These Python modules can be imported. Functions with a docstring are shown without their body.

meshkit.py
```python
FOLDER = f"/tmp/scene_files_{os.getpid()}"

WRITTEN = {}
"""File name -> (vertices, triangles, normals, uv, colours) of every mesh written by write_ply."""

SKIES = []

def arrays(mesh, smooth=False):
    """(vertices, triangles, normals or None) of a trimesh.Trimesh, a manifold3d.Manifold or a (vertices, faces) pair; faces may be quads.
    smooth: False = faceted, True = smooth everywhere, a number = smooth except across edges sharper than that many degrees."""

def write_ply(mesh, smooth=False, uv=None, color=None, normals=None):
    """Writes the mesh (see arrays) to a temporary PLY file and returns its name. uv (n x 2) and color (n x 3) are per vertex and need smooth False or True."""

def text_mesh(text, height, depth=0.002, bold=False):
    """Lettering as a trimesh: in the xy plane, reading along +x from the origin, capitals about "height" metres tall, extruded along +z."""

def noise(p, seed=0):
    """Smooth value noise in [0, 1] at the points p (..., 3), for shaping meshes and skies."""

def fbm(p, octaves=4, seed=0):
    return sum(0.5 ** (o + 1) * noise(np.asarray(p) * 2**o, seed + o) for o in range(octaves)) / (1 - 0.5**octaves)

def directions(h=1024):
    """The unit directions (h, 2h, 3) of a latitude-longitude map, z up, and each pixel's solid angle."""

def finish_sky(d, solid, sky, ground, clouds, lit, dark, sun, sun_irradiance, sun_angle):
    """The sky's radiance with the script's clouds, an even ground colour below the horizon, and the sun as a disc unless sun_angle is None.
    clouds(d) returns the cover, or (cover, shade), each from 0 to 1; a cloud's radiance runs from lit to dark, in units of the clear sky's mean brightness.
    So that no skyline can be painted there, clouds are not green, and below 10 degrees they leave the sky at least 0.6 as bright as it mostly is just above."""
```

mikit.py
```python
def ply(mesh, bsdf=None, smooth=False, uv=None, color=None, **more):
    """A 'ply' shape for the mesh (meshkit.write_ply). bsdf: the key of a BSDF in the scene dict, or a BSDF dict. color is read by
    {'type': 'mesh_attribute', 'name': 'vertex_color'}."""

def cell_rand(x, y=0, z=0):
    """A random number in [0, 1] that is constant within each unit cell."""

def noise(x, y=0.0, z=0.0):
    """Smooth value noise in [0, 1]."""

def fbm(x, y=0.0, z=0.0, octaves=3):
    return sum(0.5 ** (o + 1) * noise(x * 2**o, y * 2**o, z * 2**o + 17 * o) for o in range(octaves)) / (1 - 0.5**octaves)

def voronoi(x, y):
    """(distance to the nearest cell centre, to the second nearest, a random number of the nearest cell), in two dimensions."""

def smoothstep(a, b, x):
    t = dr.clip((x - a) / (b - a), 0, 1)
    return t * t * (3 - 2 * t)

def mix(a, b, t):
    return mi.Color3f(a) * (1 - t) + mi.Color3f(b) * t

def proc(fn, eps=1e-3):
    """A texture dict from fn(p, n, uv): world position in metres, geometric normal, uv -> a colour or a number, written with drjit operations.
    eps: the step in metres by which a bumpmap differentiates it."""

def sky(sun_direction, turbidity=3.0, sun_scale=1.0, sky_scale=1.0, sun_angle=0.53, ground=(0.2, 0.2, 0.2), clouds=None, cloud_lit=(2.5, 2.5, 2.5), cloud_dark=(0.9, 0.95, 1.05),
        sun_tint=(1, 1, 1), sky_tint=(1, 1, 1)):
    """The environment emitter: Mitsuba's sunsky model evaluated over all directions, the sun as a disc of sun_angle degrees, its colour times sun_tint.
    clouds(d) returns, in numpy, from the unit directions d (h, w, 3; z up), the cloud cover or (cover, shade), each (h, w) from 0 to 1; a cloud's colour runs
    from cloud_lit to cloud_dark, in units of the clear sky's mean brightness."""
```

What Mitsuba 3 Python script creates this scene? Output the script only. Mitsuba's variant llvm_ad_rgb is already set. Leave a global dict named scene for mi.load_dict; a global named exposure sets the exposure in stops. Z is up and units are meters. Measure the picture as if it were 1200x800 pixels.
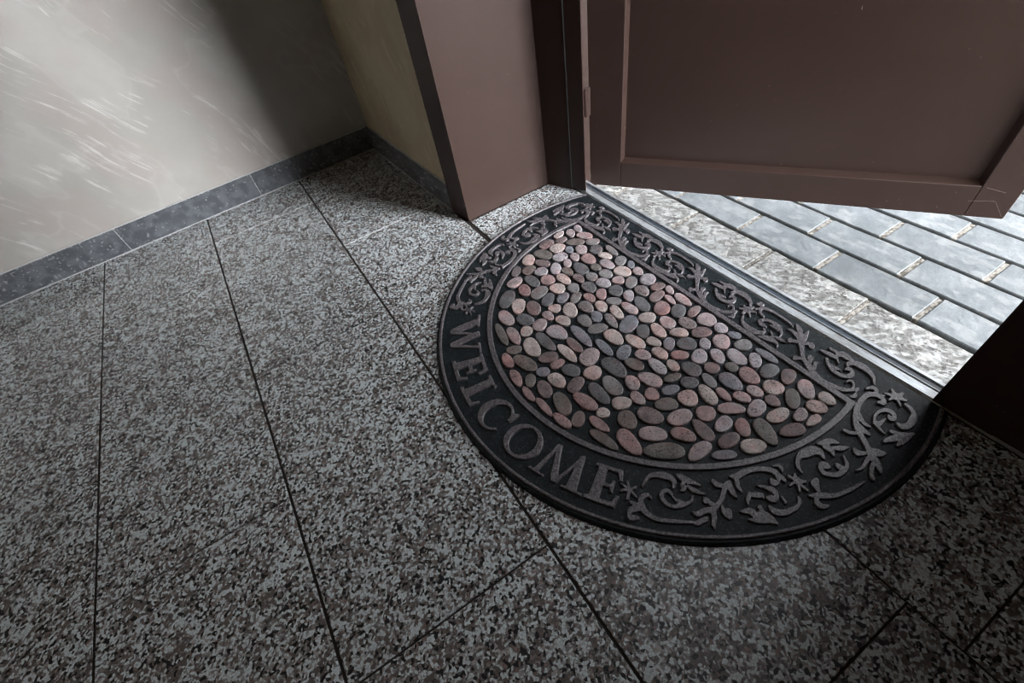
"""A dim vestibule: granite tiles, a half-round WELCOME mat and a door standing open onto sunlit-grey paving."""
import math
import drjit as dr
import mitsuba as mi
import numpy as np
import trimesh
import meshkit
import mikit
from mikit import ply, proc, noise, fbm, voronoi, cell_rand, smoothstep, mix
from shapely.geometry import Polygon, Point, LineString
from shapely.ops import unary_union

T = mi.ScalarTransform4f
scene, labels = {}, {}

# ------------------------------------------------------------------ camera, sky, exposure
CAMERA_HEIGHT = 0.656
RIGHT = np.array([0.5322134209535105, 0.8344012662447545, -0.1432599087187753])
DOWN = np.array([0.5745925240454256, -0.48027819543782846, -0.6627037696422817])
FORWARD = np.array([-0.6217654749727333, 0.2703837677748676, -0.7350512310416181])
m = np.eye(4)
m[:3, 0], m[:3, 1], m[:3, 2], m[:3, 3] = -RIGHT, -DOWN, FORWARD, [0, 0, CAMERA_HEIGHT]
scene["camera"] = {"type": "perspective", "fov": math.degrees(2 * math.atan(600 / 544.105)), "fov_axis": "x", "to_world": T(m), "near_clip": 0.02, "far_clip": 200.0}


SUN_AZIMUTH, SUN_HEIGHT, AUREOLE = 36.0, 19.0, 11.5
_a, _h = math.radians(SUN_AZIMUTH), math.radians(SUN_HEIGHT)
SUN = np.array([math.cos(_a) * math.cos(_h), math.sin(_a) * math.cos(_h), math.sin(_h)])


def overcast(d):
    """A thin even cloud deck, brightest round the low veiled sun as such decks are."""
    ang = np.degrees(np.arccos(np.clip(d @ SUN, -1, 1)))
    p = d / np.maximum(d[..., 2:3], 0.10)
    c = meshkit.fbm(np.stack([p[..., 0] * 0.7, p[..., 1] * 0.7, 0 * p[..., 0]], -1), 4, 3)
    glow = 0.795 * np.exp(-(ang / AUREOLE) ** 2) + 0.205 * np.exp(-(ang / 55.0) ** 2)
    return np.ones(d.shape[:2]), np.clip(1 - glow * (0.85 + 0.3 * c), 0, 1)


scene["sky"] = mikit.sky(SUN, turbidity=4.0, sun_scale=0.0, clouds=overcast, cloud_lit=(196, 199, 205), cloud_dark=(2.0, 2.2, 2.5), ground=(0.12, 0.12, 0.12))
exposure = 2.0
LAMP_POWER = 1.2


# ------------------------------------------------------------------ helpers
def numbered(key):
    if key not in scene and not any(k.startswith(key + "__") for k in scene):
        return key
    i = 1
    while f"{key}_{i:03d}" in scene:
        i += 1
    return f"{key}_{i:03d}"


COUNT = {}


def put(name, mesh, bsdf, parent=None, smooth=False, **more):
    base = f"{parent}__{name}" if parent else name
    n = COUNT.get(base, -1) + 1
    COUNT[base] = n
    key = base if n == 0 else f"{base}_{n:03d}"
    scene[key] = ply(mesh, bsdf, smooth=smooth, **more)
    return key


def tag(key, label=None, category=None, kind=None, group=None):
    d = {k: v for k, v in (("label", label), ("category", category), ("kind", kind), ("group", group)) if v}
    labels[key] = d
    return key


def loft(rings, caps=True):
    """A closed mesh from rings of equal length, bottom to top, counter-clockwise seen from above."""
    rings = [np.asarray(r, float) for r in rings]
    n = len(rings[0])
    v = np.vstack(rings)
    i = np.arange(n)
    f = []
    for k in range(len(rings) - 1):
        a, b = k * n + i, k * n + (i + 1) % n
        f += [np.c_[a, b, b + n], np.c_[a, b + n, a + n]]
    if caps:
        c = [rings[0].mean(0), rings[-1].mean(0)]
        v = np.vstack([v, c])
        f += [np.c_[(i + 1) % n, i, i * 0 + len(v) - 2], np.c_[i + (len(rings) - 1) * n, (i + 1) % n + (len(rings) - 1) * n, i * 0 + len(v) - 1]]
    return trimesh.Trimesh(v, np.vstack(f), process=False)


def with_z(xy, z):
    xy = np.asarray(xy, float)
    return np.c_[xy, np.full(len(xy), z)]


def inset(xy, d):
    """A convex ring moved inwards by d."""
    xy = np.asarray(xy, float)
    p, q = np.roll(xy, 1, 0), np.roll(xy, -1, 0)
    n1, n2 = np.c_[-(xy - p)[:, 1], (xy - p)[:, 0]], np.c_[-(q - xy)[:, 1], (q - xy)[:, 0]]
    n1 /= np.linalg.norm(n1, axis=1, keepdims=True)
    n2 /= np.linalg.norm(n2, axis=1, keepdims=True)
    s = n1 + n2
    return xy + d * s / np.maximum((s * n1).sum(1, keepdims=True), 0.3)


def prism(xy, z0, z1, bevel=0.0):
    """A convex column, its upper and upright edges eased by bevel."""
    xy = np.asarray(xy, float)
    a = xy[:, 0] @ np.roll(xy[:, 1], -1) - xy[:, 1] @ np.roll(xy[:, 0], -1)
    xy = xy if a > 0 else xy[::-1]
    if not bevel:
        return loft([with_z(xy, z0), with_z(xy, z1)])
    out = []
    for k in range(len(xy)):
        p, c, q = xy[k - 1], xy[k], xy[(k + 1) % len(xy)]
        for w in (p, q):
            out.append(c + (w - c) / np.linalg.norm(w - c) * bevel)
    out = np.array(out)
    return loft([with_z(out, z0), with_z(out, z1 - bevel), with_z(inset(out, bevel * 0.7), z1)])


def rect(x0, x1, y0, y1):
    return [(x0, y0), (x1, y0), (x1, y1), (x0, y1)]


def box(x0, x1, y0, y1, z0, z1, bevel=0.0):
    """A box with upper edges eased (the upright ones stay sharp)."""
    xy = np.array(rect(x0, x1, y0, y1), float)
    if not bevel:
        return loft([with_z(xy, z0), with_z(xy, z1)])
    return loft([with_z(xy, z0), with_z(xy, z1 - bevel), with_z(inset(xy, bevel), z1)])


def joined(*ms):
    return trimesh.util.concatenate(ms)


def with_holes(outer, holes, z0, z1):
    return trimesh.creation.extrude_polygon(Polygon(outer, holes), z1 - z0, engine="earcut").apply_translation([0, 0, z0])


def placed(mesh, origin, u, n):
    """A mesh drawn in (along, out, up) set at origin with its first axis along u and its second along n."""
    M = np.eye(4)
    M[:3, 0], M[:3, 1], M[:3, 2], M[:3, 3] = u, n, [0, 0, 1], origin
    mesh = mesh.copy()
    mesh.apply_transform(M)
    return mesh


# ------------------------------------------------------------------ materials
def principled(base, roughness, specular=0.5, bump=None, bump_scale=1.0, **more):
    b = {"type": "principled", "base_color": base if isinstance(base, dict) else {"type": "rgb", "value": list(base)}, "roughness": roughness, "specular": specular, **more}
    if bump is not None:
        b = {"type": "bumpmap", "arbitrary": bump, "scale": bump_scale, "bsdf": b}
    return {"type": "twosided", "bsdf": b}


def granite(p, n, uv):
    """Speckled stone-look glaze: brown-grey ground, pale and black grains; uv holds each tile's own offset."""
    s = uv.x * 37.0
    x, y, z = p.x + uv.x * 3.1, p.y + uv.y * 2.3, p.z
    wx = x + 0.0035 * (noise(x * 190, y * 190, s) - 0.5)
    wy = y + 0.0035 * (noise(x * 190, y * 190, s + 9) - 0.5)
    up = dr.abs(n.z) > 0.5
    d1, d2, r = voronoi(wx / 0.0035, dr.select(up, wy, z + wy) / 0.0035)
    big = fbm(x * 62, y * 62, s, 3)
    fine = fbm(x * 520, y * 520, z * 520 + s, 2)
    t = r + 1.25 * (big - 0.5) + 0.5 * (fine - 0.5)
    col = mix((0.128, 0.110, 0.103), (0.25, 0.245, 0.242), smoothstep(0.22, 0.34, t))
    col = mix(col, (0.575, 0.625, 0.64), smoothstep(0.44, 0.58, t))
    r2 = r * 13.7 - dr.floor(r * 13.7)
    col = mix(col, (0.016, 0.017, 0.019), smoothstep(0.80, 0.84, r2 + 0.25 * (fine - 0.5)))
    col = mix(col, (0.24, 0.165, 0.142), (1 - smoothstep(0.10, 0.14, r2)) * 0.6)
    col = col * (0.62 + 0.38 * smoothstep(0.0, 0.22, d2 - d1)) * (0.75 + 0.5 * fine)
    return col * (0.92 + 0.16 * uv.y)


def granite_height(p, n, uv):
    return fbm(p.x * 260, p.y * 260, p.z * 260, 2) + 0.6 * noise(p.x * 40, p.y * 40)


scene["mat_tile"] = principled(proc(granite), 0.36, 0.5, proc(granite_height, 4e-4), 0.00035)
scene["mat_grout"] = principled((0.026, 0.022, 0.020), 0.9, 0.1)
scene["mat_pale_grout"] = principled((0.70, 0.71, 0.71), 0.6, 0.3)
scene["mat_white_grout"] = principled((0.46, 0.47, 0.47), 0.6, 0.3)


def skirting(p, n, uv):
    t = p.x * 0.3 + p.y
    a = fbm(t * 60, p.z * 60, uv.x * 9, 3)
    spots = smoothstep(0.70, 0.78, noise(t * 210, p.z * 210, 3 + uv.x))
    col = mix((0.085, 0.092, 0.102), (0.135, 0.145, 0.158), smoothstep(0.3, 0.7, a))
    return mix(col, (0.27, 0.28, 0.29), spots * 0.8)


scene["mat_skirting"] = principled(proc(skirting), 0.30, 0.5)


def plaster(p, n, uv):
    """Polished plaster: cloudy cream with long trowel strokes running down to the right."""
    h = p.x + p.y
    u, v = 0.45 * h - 0.89 * p.z, 0.89 * h + 0.45 * p.z
    cloud = fbm(u * 6, v * 11, 2.0, 4)
    bow = (fbm(h * 4.0 + 2, p.z * 4.0, 7.0, 2) - 0.5) * 0.09
    w = v + bow
    stroke = noise(u * 34, w * 620, 1.0) * noise(u * 20 + 4, w * 170, 5.0)
    patch = smoothstep(0.50, 0.68, fbm(u * 10, w * 17, 11.0, 3))
    scratch = smoothstep(0.36, 0.62, stroke) * patch
    drag = smoothstep(0.965, 0.99, noise(u * 9 + 3, w * 170, 21.0))
    rosy = smoothstep(0.45, 0.7, fbm(u * 7 + 9, v * 9, 4.0, 3))
    ridge = smoothstep(0.47, 0.50, cloud) * (1 - smoothstep(0.50, 0.54, cloud))
    col = mix((0.400, 0.384, 0.355), (0.452, 0.437, 0.408), smoothstep(0.3, 0.7, cloud))
    col = mix(col, (0.412, 0.366, 0.340), rosy * 0.6)
    col = mix(col, (0.51, 0.50, 0.475), ridge * 0.25)
    return mix(col, (0.63, 0.625, 0.60), dr.maximum(scratch * 0.65, drag * 0.5))


def plaster_height(p, n, uv):
    h = p.x + p.y
    u, v = 0.45 * h - 0.89 * p.z, 0.89 * h + 0.45 * p.z
    return fbm(u * 14, v * 40, 2.0, 3)


scene["mat_plaster"] = principled(proc(plaster), 0.55, 0.35, proc(plaster_height, 1e-3), 0.0012)
def ochre_plaster(p, n, uv):
    return plaster(p, n, uv) * mi.Color3f(1.03, 0.90, 0.66)


scene["mat_ochre_plaster"] = principled(proc(ochre_plaster), 0.55, 0.35, proc(plaster_height, 1e-3), 0.0012)
scene["mat_ceiling"] = principled((0.62, 0.60, 0.56), 0.9, 0.2)
scene["mat_facade"] = principled((0.34, 0.33, 0.31), 0.9, 0.2)


def brown_paint(p, n, uv):
    a = fbm(p.x * 9, p.y * 9, p.z * 9, 3)
    nick = smoothstep(0.945, 0.965, noise(p.x * 230, p.y * 230, p.z * 230)) * smoothstep(0.60, 0.75, noise(p.x * 14, p.y * 14, p.z * 14 + 5))
    col = mix((0.043, 0.0255, 0.0210), (0.050, 0.0300, 0.0248), a)
    return mix(col, (0.25, 0.22, 0.20), nick * 0.7)


def orange_peel(p, n, uv):
    return noise(p.x * 420, p.y * 420, p.z * 420)


scene["mat_brown"] = principled(proc(brown_paint), 0.40, 0.22, proc(orange_peel, 5e-4), 0.00012)
scene["mat_scar"] = principled((0.13, 0.10, 0.095), 0.6, 0.3)
scene["mat_strip"] = principled((0.03, 0.03, 0.03), 0.5, 0.3)


def sill_metal(p, n, uv):
    a = fbm(p.x * 6, p.y * 400, 2.0, 3)
    dirt = smoothstep(0.52, 0.72, fbm(p.x * 45, p.y * 160, 1.0, 3))
    return mix(mix((0.40, 0.43, 0.45), (0.50, 0.53, 0.55), a), (0.22, 0.21, 0.20), dirt * 0.5)


scene["mat_sill"] = principled(proc(sill_metal), 0.34, 0.6, metallic=0.35)
scene["mat_groove"] = principled((0.05, 0.065, 0.082), 0.4, 0.5)


def concrete(p, n, uv):
    """Worn grey paver: fine pitting, pale scuffs and darker damp-looking blotches."""
    a = fbm(p.x * 22 + uv.x * 11, p.y * 22, uv.y * 7, 4)
    g = fbm(p.x * 380, p.y * 380, 3.0, 2)
    scuff = smoothstep(0.55, 0.72, fbm(p.x * 30 + 7, p.y * 55 + uv.x * 5, 5.0, 3))
    col = mix((0.098, 0.111, 0.118), (0.145, 0.159, 0.166), smoothstep(0.3, 0.7, a)) * (0.80 + 0.40 * g)
    return mix(col, (0.235, 0.245, 0.242), scuff * 0.4) * (0.92 + 0.16 * uv.y)


def rough_concrete(p, n, uv):
    """Mortar-smeared edge stone: chalky with pits and streaks."""
    q = p.x * 0.8 + p.y * 0.6
    w = p.y * 0.8 - p.x * 0.6
    a = fbm(q * 55 + uv.x * 5, w * 120, 2.0, 5)
    g = fbm(p.x * 300, p.y * 300, 3.0, 3)
    pit = smoothstep(0.60, 0.70, fbm(q * 150, w * 260, 9.0, 3)) * smoothstep(0.42, 0.60, fbm(p.x * 24, p.y * 24, 6.0, 2))
    crust = smoothstep(0.62, 0.74, fbm(q * 60 + 9, w * 70, 13.0, 4))
    col = mix((0.115, 0.114, 0.108), (0.245, 0.249, 0.242), smoothstep(0.34, 0.66, a)) * (0.66 + 0.68 * g)
    col = mix(col, (0.33, 0.325, 0.31), crust * 0.6)
    return mix(col, (0.055, 0.05, 0.045), pit * 0.85)


def concrete_height(p, n, uv):
    return fbm(p.x * 90, p.y * 90, 1.0, 4)


scene["mat_paver"] = principled(proc(concrete), 0.62, 0.4, proc(concrete_height, 8e-4), 0.0016)
scene["mat_edge_stone"] = principled(proc(rough_concrete), 0.8, 0.25, proc(concrete_height, 8e-4), 0.0035)


def joint_sand(p, n, uv):
    a = fbm(p.x * 160, p.y * 160, 4.0, 3)
    return mix((0.045, 0.04, 0.036), (0.20, 0.18, 0.155), smoothstep(0.40, 0.68, a))


scene["mat_joint"] = principled(proc(joint_sand), 0.95, 0.1, proc(concrete_height, 8e-4), 0.003)


def mortar(p, n, uv):
    a = fbm(p.x * 210, p.y * 210, 4.0, 3)
    return mix((0.11, 0.10, 0.085), (0.27, 0.255, 0.23), smoothstep(0.35, 0.6, a))


scene["mat_mortar"] = principled(proc(mortar), 0.95, 0.1, proc(concrete_height, 8e-4), 0.003)


def far_paving(p, n, uv):
    row = dr.floor(p.y / 0.0960)
    fx = p.x / 0.2145 + 0.5 * (row - 2 * dr.floor(row / 2))
    ax, ay = dr.abs(fx - dr.floor(fx) - 0.5), dr.abs(p.y / 0.0960 - row - 0.5)
    j = dr.maximum(smoothstep(0.47, 0.49, ax), smoothstep(0.43, 0.46, ay))
    col = mix((0.110, 0.123, 0.130), (0.142, 0.156, 0.163), cell_rand(dr.floor(fx), row))
    return mix(col, (0.06, 0.055, 0.05), j)


scene["mat_far_paving"] = principled(proc(far_paving), 0.7, 0.3)


def rubber(p, n, uv):
    a = fbm(p.x * 130, p.y * 130, 3.0, 3)
    dust = smoothstep(0.72, 0.80, noise(p.x * 520, p.y * 520, 3.0))
    col = mix((0.006, 0.0088, 0.0102), (0.012, 0.0172, 0.0198), a)
    return mix(col, (0.08, 0.09, 0.10), dust * 0.25)


def rubber_height(p, n, uv):
    return noise(p.x * 700, p.y * 700, p.z * 700)


scene["mat_rubber"] = principled(proc(rubber), 0.55, 0.2, proc(rubber_height, 3e-4), 0.0002)


def relief(p, n, uv):
    """Raised rubber, its crumb rubbed brown-grey."""
    a = fbm(p.x * 620, p.y * 620, p.z * 620, 2)
    spark = smoothstep(0.78, 0.88, noise(p.x * 460 + 9, p.y * 460, p.z * 460))
    col = mix((0.046, 0.042, 0.045), (0.118, 0.107, 0.114), smoothstep(0.25, 0.75, a))
    return mix(col, (0.26, 0.245, 0.25), spark * 0.5)


scene["mat_relief"] = principled(proc(relief), 0.42, 0.55, proc(rubber_height, 3e-4), 0.00025)

PEBBLE_TONES = {"p": (0.196, 0.160, 0.162), "w": (0.232, 0.198, 0.187), "l": (0.192, 0.176, 0.186), "g": (0.108, 0.102, 0.103), "d": (0.066, 0.066, 0.069),
                "o": (0.082, 0.074, 0.069), "m": (0.102, 0.079, 0.079), "r": (0.165, 0.112, 0.110), "b": (0.104, 0.106, 0.119)}


def pebble_colour(p, n, uv):
    """uv.x picks the tone of the pebble, uv.y is its own number: flecks and one-sided blush on crumb."""
    k = dr.floor(uv.x * len(PEBBLE_TONES))
    col = mi.Color3f(0.2)
    for i, t in enumerate(PEBBLE_TONES.values()):
        col = dr.select(k == i, mi.Color3f(t), col)
    s = uv.y * 91.0
    a = fbm(p.x * 70, p.y * 70, s, 2)
    crumb = noise(p.x * 620, p.y * 620, p.z * 620)
    col = col * (0.55 + 0.9 * a)
    col = mix(col, col * mi.Color3f(1.16, 0.90, 0.88), smoothstep(0.45, 0.7, fbm(p.x * 45, p.y * 45, s + 5, 2)) * 0.7)
    pores = smoothstep(0.66, 0.76, noise(p.x * 560 + s, p.y * 560, p.z * 560))
    return col * (1.02 + 0.78 * crumb) * (1 - 0.5 * pores)


scene["mat_pebble"] = principled(proc(pebble_colour), 0.58, 0.4, proc(rubber_height, 3e-4), 0.0004)

# ------------------------------------------------------------------ the room
rng = np.random.default_rng(7)
WU = np.array([math.cos(math.radians(92.2)), math.sin(math.radians(92.2)), 0])      # along the left wall, towards the door
WN = np.array([WU[1], -WU[0], 0])                                                     # out of it, into the room
CORNER = np.array([-1.6005, 0.3475, 0])                                                # foot of the skirtings in the corner
ROOM_Y, ROOM_X, ROOM_Z = -2.6, 1.45, 2.55
DOOR_X0, DOOR_X1, DOOR_Z = -0.977, 0.47, 2.08
FACADE_Y = 0.735

put("floor", box(-1.9, ROOM_X + 0.2, ROOM_Y - 0.2, 0.70, -0.14, -0.0022), "mat_grout")
tag("floor", "dark speckled granite-look tiled floor around the mat", kind="structure")


def wall_left_limit(y):
    return CORNER[0] + (y - CORNER[1]) * WU[0] / WU[1] + 0.0005


rows_y = [(0.380, 0.662, None), (0.0795, 0.380, -0.519), (-0.2135, 0.0795, -0.209), (-0.5025, -0.2135, -0.505), (-0.795, -0.5025, -0.805),
          (-1.09, -0.795, -0.505), (-1.385, -1.09, -0.805), (-1.68, -1.385, -0.505), (-1.975, -1.68, -0.805), (-2.27, -1.975, -0.505), (-2.60, -2.27, -0.805)]
LONG, CROSS = 0.0021, 0.0013
for y0, y1, xj in rows_y:
    if xj is None:
        edges = [-0.9765, -0.46, 0.14, 0.46]
    else:
        k = np.arange(-4, 6)
        edges = [e for e in xj + 0.6015 * k if -1.75 < e < ROOM_X]
        lim = wall_left_limit((y0 + y1) / 2)
        edges = [lim - 0.02] + [e for e in edges if e > lim + 0.05] + [ROOM_X]
    for x0, x1 in zip(edges[:-1], edges[1:]):
        top = -0.0 + rng.uniform(-0.00025, 0.00025)
        yy1 = y1
        if x0 < -0.98 and y1 == 0.380:
            yy1 = 0.372
        q = np.array(rect(x0 + CROSS, x1 - CROSS, y0 + (0.0014 if xj is None else LONG), yy1 - (0.0014 if y1 == 0.380 else LONG)))
        e = 0.0011
        mesh = loft([with_z(q, -0.02), with_z(q, top - e), with_z(inset(q, e * 0.4), top - e * 0.35), with_z(inset(q, e), top)])
        put("tile", mesh, "mat_tile", "floor", uv=np.tile(rng.uniform(0, 1, 2), (len(mesh.vertices), 1)))

for x, y0, y1 in ((-0.519 - 0.6015, 0.083, 0.369), (-0.209 - 2 * 0.6015, -0.2105, 0.0765)):      # two short joints filled with pale grout
    tag(put("grout", box(x - 0.0014, x + 0.0014, y0, y1, -0.01, -0.0002), "mat_pale_grout", "floor"), "pale grout line in a short joint")

# left wall with its skirting of cut tiles
put("wall_left", placed(box(-3.2, 0.30, -0.2, -0.0085, -0.1, ROOM_Z + 0.1), CORNER, WU, WN), "mat_plaster")
tag("wall_left", "cream polished-plaster wall on the left with trowel marks", kind="structure")
pieces = [(-3.0, -2.323), (-2.323, -1.936), (-1.936, -1.549), (-1.549, -1.162), (-1.162, -0.775), (-0.775, -0.388), (-0.388, 0.0085)]
for a, b in pieces:
    mesh = placed(loft([with_z(rect(a + 0.001, b - 0.001, -0.009, 0.0), 0.0022), with_z(rect(a + 0.001, b - 0.001, -0.009, 0.0), 0.0705), with_z(rect(a + 0.001, b - 0.001, -0.009, -0.0012), 0.0718)]), CORNER, WU, WN)
    put("tile", mesh, "mat_skirting", "baseboard_left", uv=np.tile(rng.uniform(0, 1, 2), (len(mesh.vertices), 1)))
put("grout", placed(joined(box(-3.0, 0.0, -0.0095, -0.0008, 0.0, 0.0708), box(-3.0, 0.0, -0.0095, 0.0016, 0.0, 0.0024), box(-3.0, 0.0, -0.0095, -0.003, 0.0718, 0.0735)), CORNER, WU, WN), "mat_white_grout", "baseboard_left")
tag("baseboard_left", "dark grey tile skirting with white grout along the left wall", kind="structure")
tag("baseboard_left__grout", "white grout between and along the skirting tiles")

# wall beside the door
F0, F1 = CORNER[:2], np.array([-1.0535, 0.3695])
FU = np.append((F1 - F0) / np.linalg.norm(F1 - F0), 0)
FN = np.array([FU[1], -FU[0], 0])
flen = np.linalg.norm(F1 - F0)
wall_piece = prism([F0 - FN[:2] * 0.0085 - FU[:2] * 0.3, F1 - FN[:2] * 0.0085 + FU[:2] * 0.06, (DOOR_X0 - 0.014, FACADE_Y), (-1.95, FACADE_Y)], -0.3, DOOR_Z)
lintel = box(-1.95, ROOM_X + 0.25, 0.385, FACADE_Y, DOOR_Z, ROOM_Z + 0.1)
right_piece = box(DOOR_X1, ROOM_X + 0.25, 0.385, FACADE_Y, -0.3, DOOR_Z)
put("wall_front", joined(wall_piece, lintel, right_piece), "mat_ochre_plaster")
tag("wall_front", "ochre-cream plaster wall that holds the doorway", kind="structure")
put("tile", placed(loft([with_z(rect(0.002, flen - 0.0005, -0.009, 0.0), 0.0022), with_z(rect(0.002, flen - 0.0005, -0.009, 0.0), 0.0705), with_z(rect(0.002, flen - 0.0005, -0.009, -0.0012), 0.0718)]), [*F0, 0], FU, FN), "mat_skirting", "baseboard_front",
    uv=np.tile(rng.uniform(0, 1, 2), (12 + 2, 1)))
put("grout", placed(joined(box(0.0, flen, -0.0095, 0.0014, 0.0, 0.0023), box(0.0, flen, -0.0095, -0.0035, 0.0718, 0.073), box(0.0, 0.0022, -0.0095, -0.0008, 0, 0.0715)), [*F0, 0], FU, FN), "mat_white_grout", "baseboard_front")
tag("baseboard_front", "dark grey tile skirting on the short wall beside the doorway", kind="structure")
tag("baseboard_front__grout", "pale grout line at the floor")

put("wall_right", box(ROOM_X, ROOM_X + 0.2, ROOM_Y - 0.2, 0.385, -0.1, ROOM_Z + 0.1), "mat_plaster")
tag("wall_right", "plaster wall on the right of the vestibule", kind="structure")
put("wall_back", box(-1.95, ROOM_X + 0.2, ROOM_Y - 0.2, ROOM_Y, -0.1, ROOM_Z + 0.1), "mat_plaster")
tag("wall_back", "plaster wall behind the camera", kind="structure")
put("ceiling", box(-1.95, ROOM_X + 0.25, ROOM_Y - 0.2, FACADE_Y, ROOM_Z, ROOM_Z + 0.2), "mat_ceiling")
tag("ceiling", "plain pale ceiling", kind="structure")

# a warm ceiling lamp deeper in the vestibule: its tint shows on the walls that the daylight misses
LAMP = np.array([-0.55, -1.75, ROOM_Z])
put("mount", trimesh.creation.cylinder(0.15, 0.03, sections=40).apply_translation(LAMP - [0, 0, 0.0155]), "mat_ceiling", "ceiling_lamp", smooth=40)
dome = trimesh.creation.icosphere(3, 0.14)
dome.apply_transform(np.diag([1, 1, 0.45, 1]))
dome = trimesh.intersections.slice_mesh_plane(dome, [0, 0, -1], [0, 0, 0])
key = put("diffuser", dome.apply_translation(LAMP - [0, 0, 0.031]), "mat_ceiling", "ceiling_lamp", smooth=True)
scene[key]["emitter"] = {"type": "area", "radiance": {"type": "rgb", "value": [LAMP_POWER * c for c in (1.0, 0.62, 0.20)]}}
tag("ceiling_lamp", "round warm ceiling lamp behind the camera", "ceiling lamp")

# ------------------------------------------------------------------ door lining and frame (trim_1)
casing = np.array([(-1.0525, 0.3690), (-0.9785, 0.3795), (-0.9785, 0.398), (-1.0525, 0.388)])
put("casing", prism(casing, 0.0, 2.10, 0.0022), "mat_brown", "trim_1", smooth=30)
put("reveal_panel", box(-0.9784, -0.9770, 0.3812, 0.640, 0.0006, 2.075), "mat_brown", "trim_1")
tag("trim_1__reveal_panel", "satin brown lining panel with a few pale nicks")
post = np.array([(-0.9785, 0.6265), (-0.9060, 0.6534), (-0.9060, 0.700), (-0.9785, 0.700)])
put("post", prism(post, 0.0, 2.06, 0.0012), "mat_brown", "trim_1", smooth=30)
put("rebate", prism([(-0.9063, 0.6545), (-0.8670, 0.6690), (-0.8675, 0.6715), (-0.9060, 0.7000)], 0.0045, 2.055, 0.0006), "mat_brown", "trim_1", smooth=30)
put("seal_strip", box(-0.9075, -0.9045, 0.6525, 0.6560, 0.0045, 2.05, 0.001), "mat_strip", "trim_1")
tag("trim_1__seal_strip", "thin grey seal between post and rebate")
put("head", box(-0.990, DOOR_X1, 0.385, 0.71, 2.05, 2.08), "mat_brown", "trim_1")
put("reveal_panel", box(DOOR_X1 - 0.012, DOOR_X1, 0.385, 0.71, 0.0006, 2.05), "mat_brown", "trim_1")
tag("trim_1", "dark brown door lining and frame post left of the mat", kind="structure")

put("edge_line", box(-0.9786, -0.9768, 0.3790, 0.3811, 0.0, 2.05, 0.0005), "mat_brown", "trim_1")
tag("trim_1__edge_line", "thin shiny line down the corner of the lining")

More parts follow.
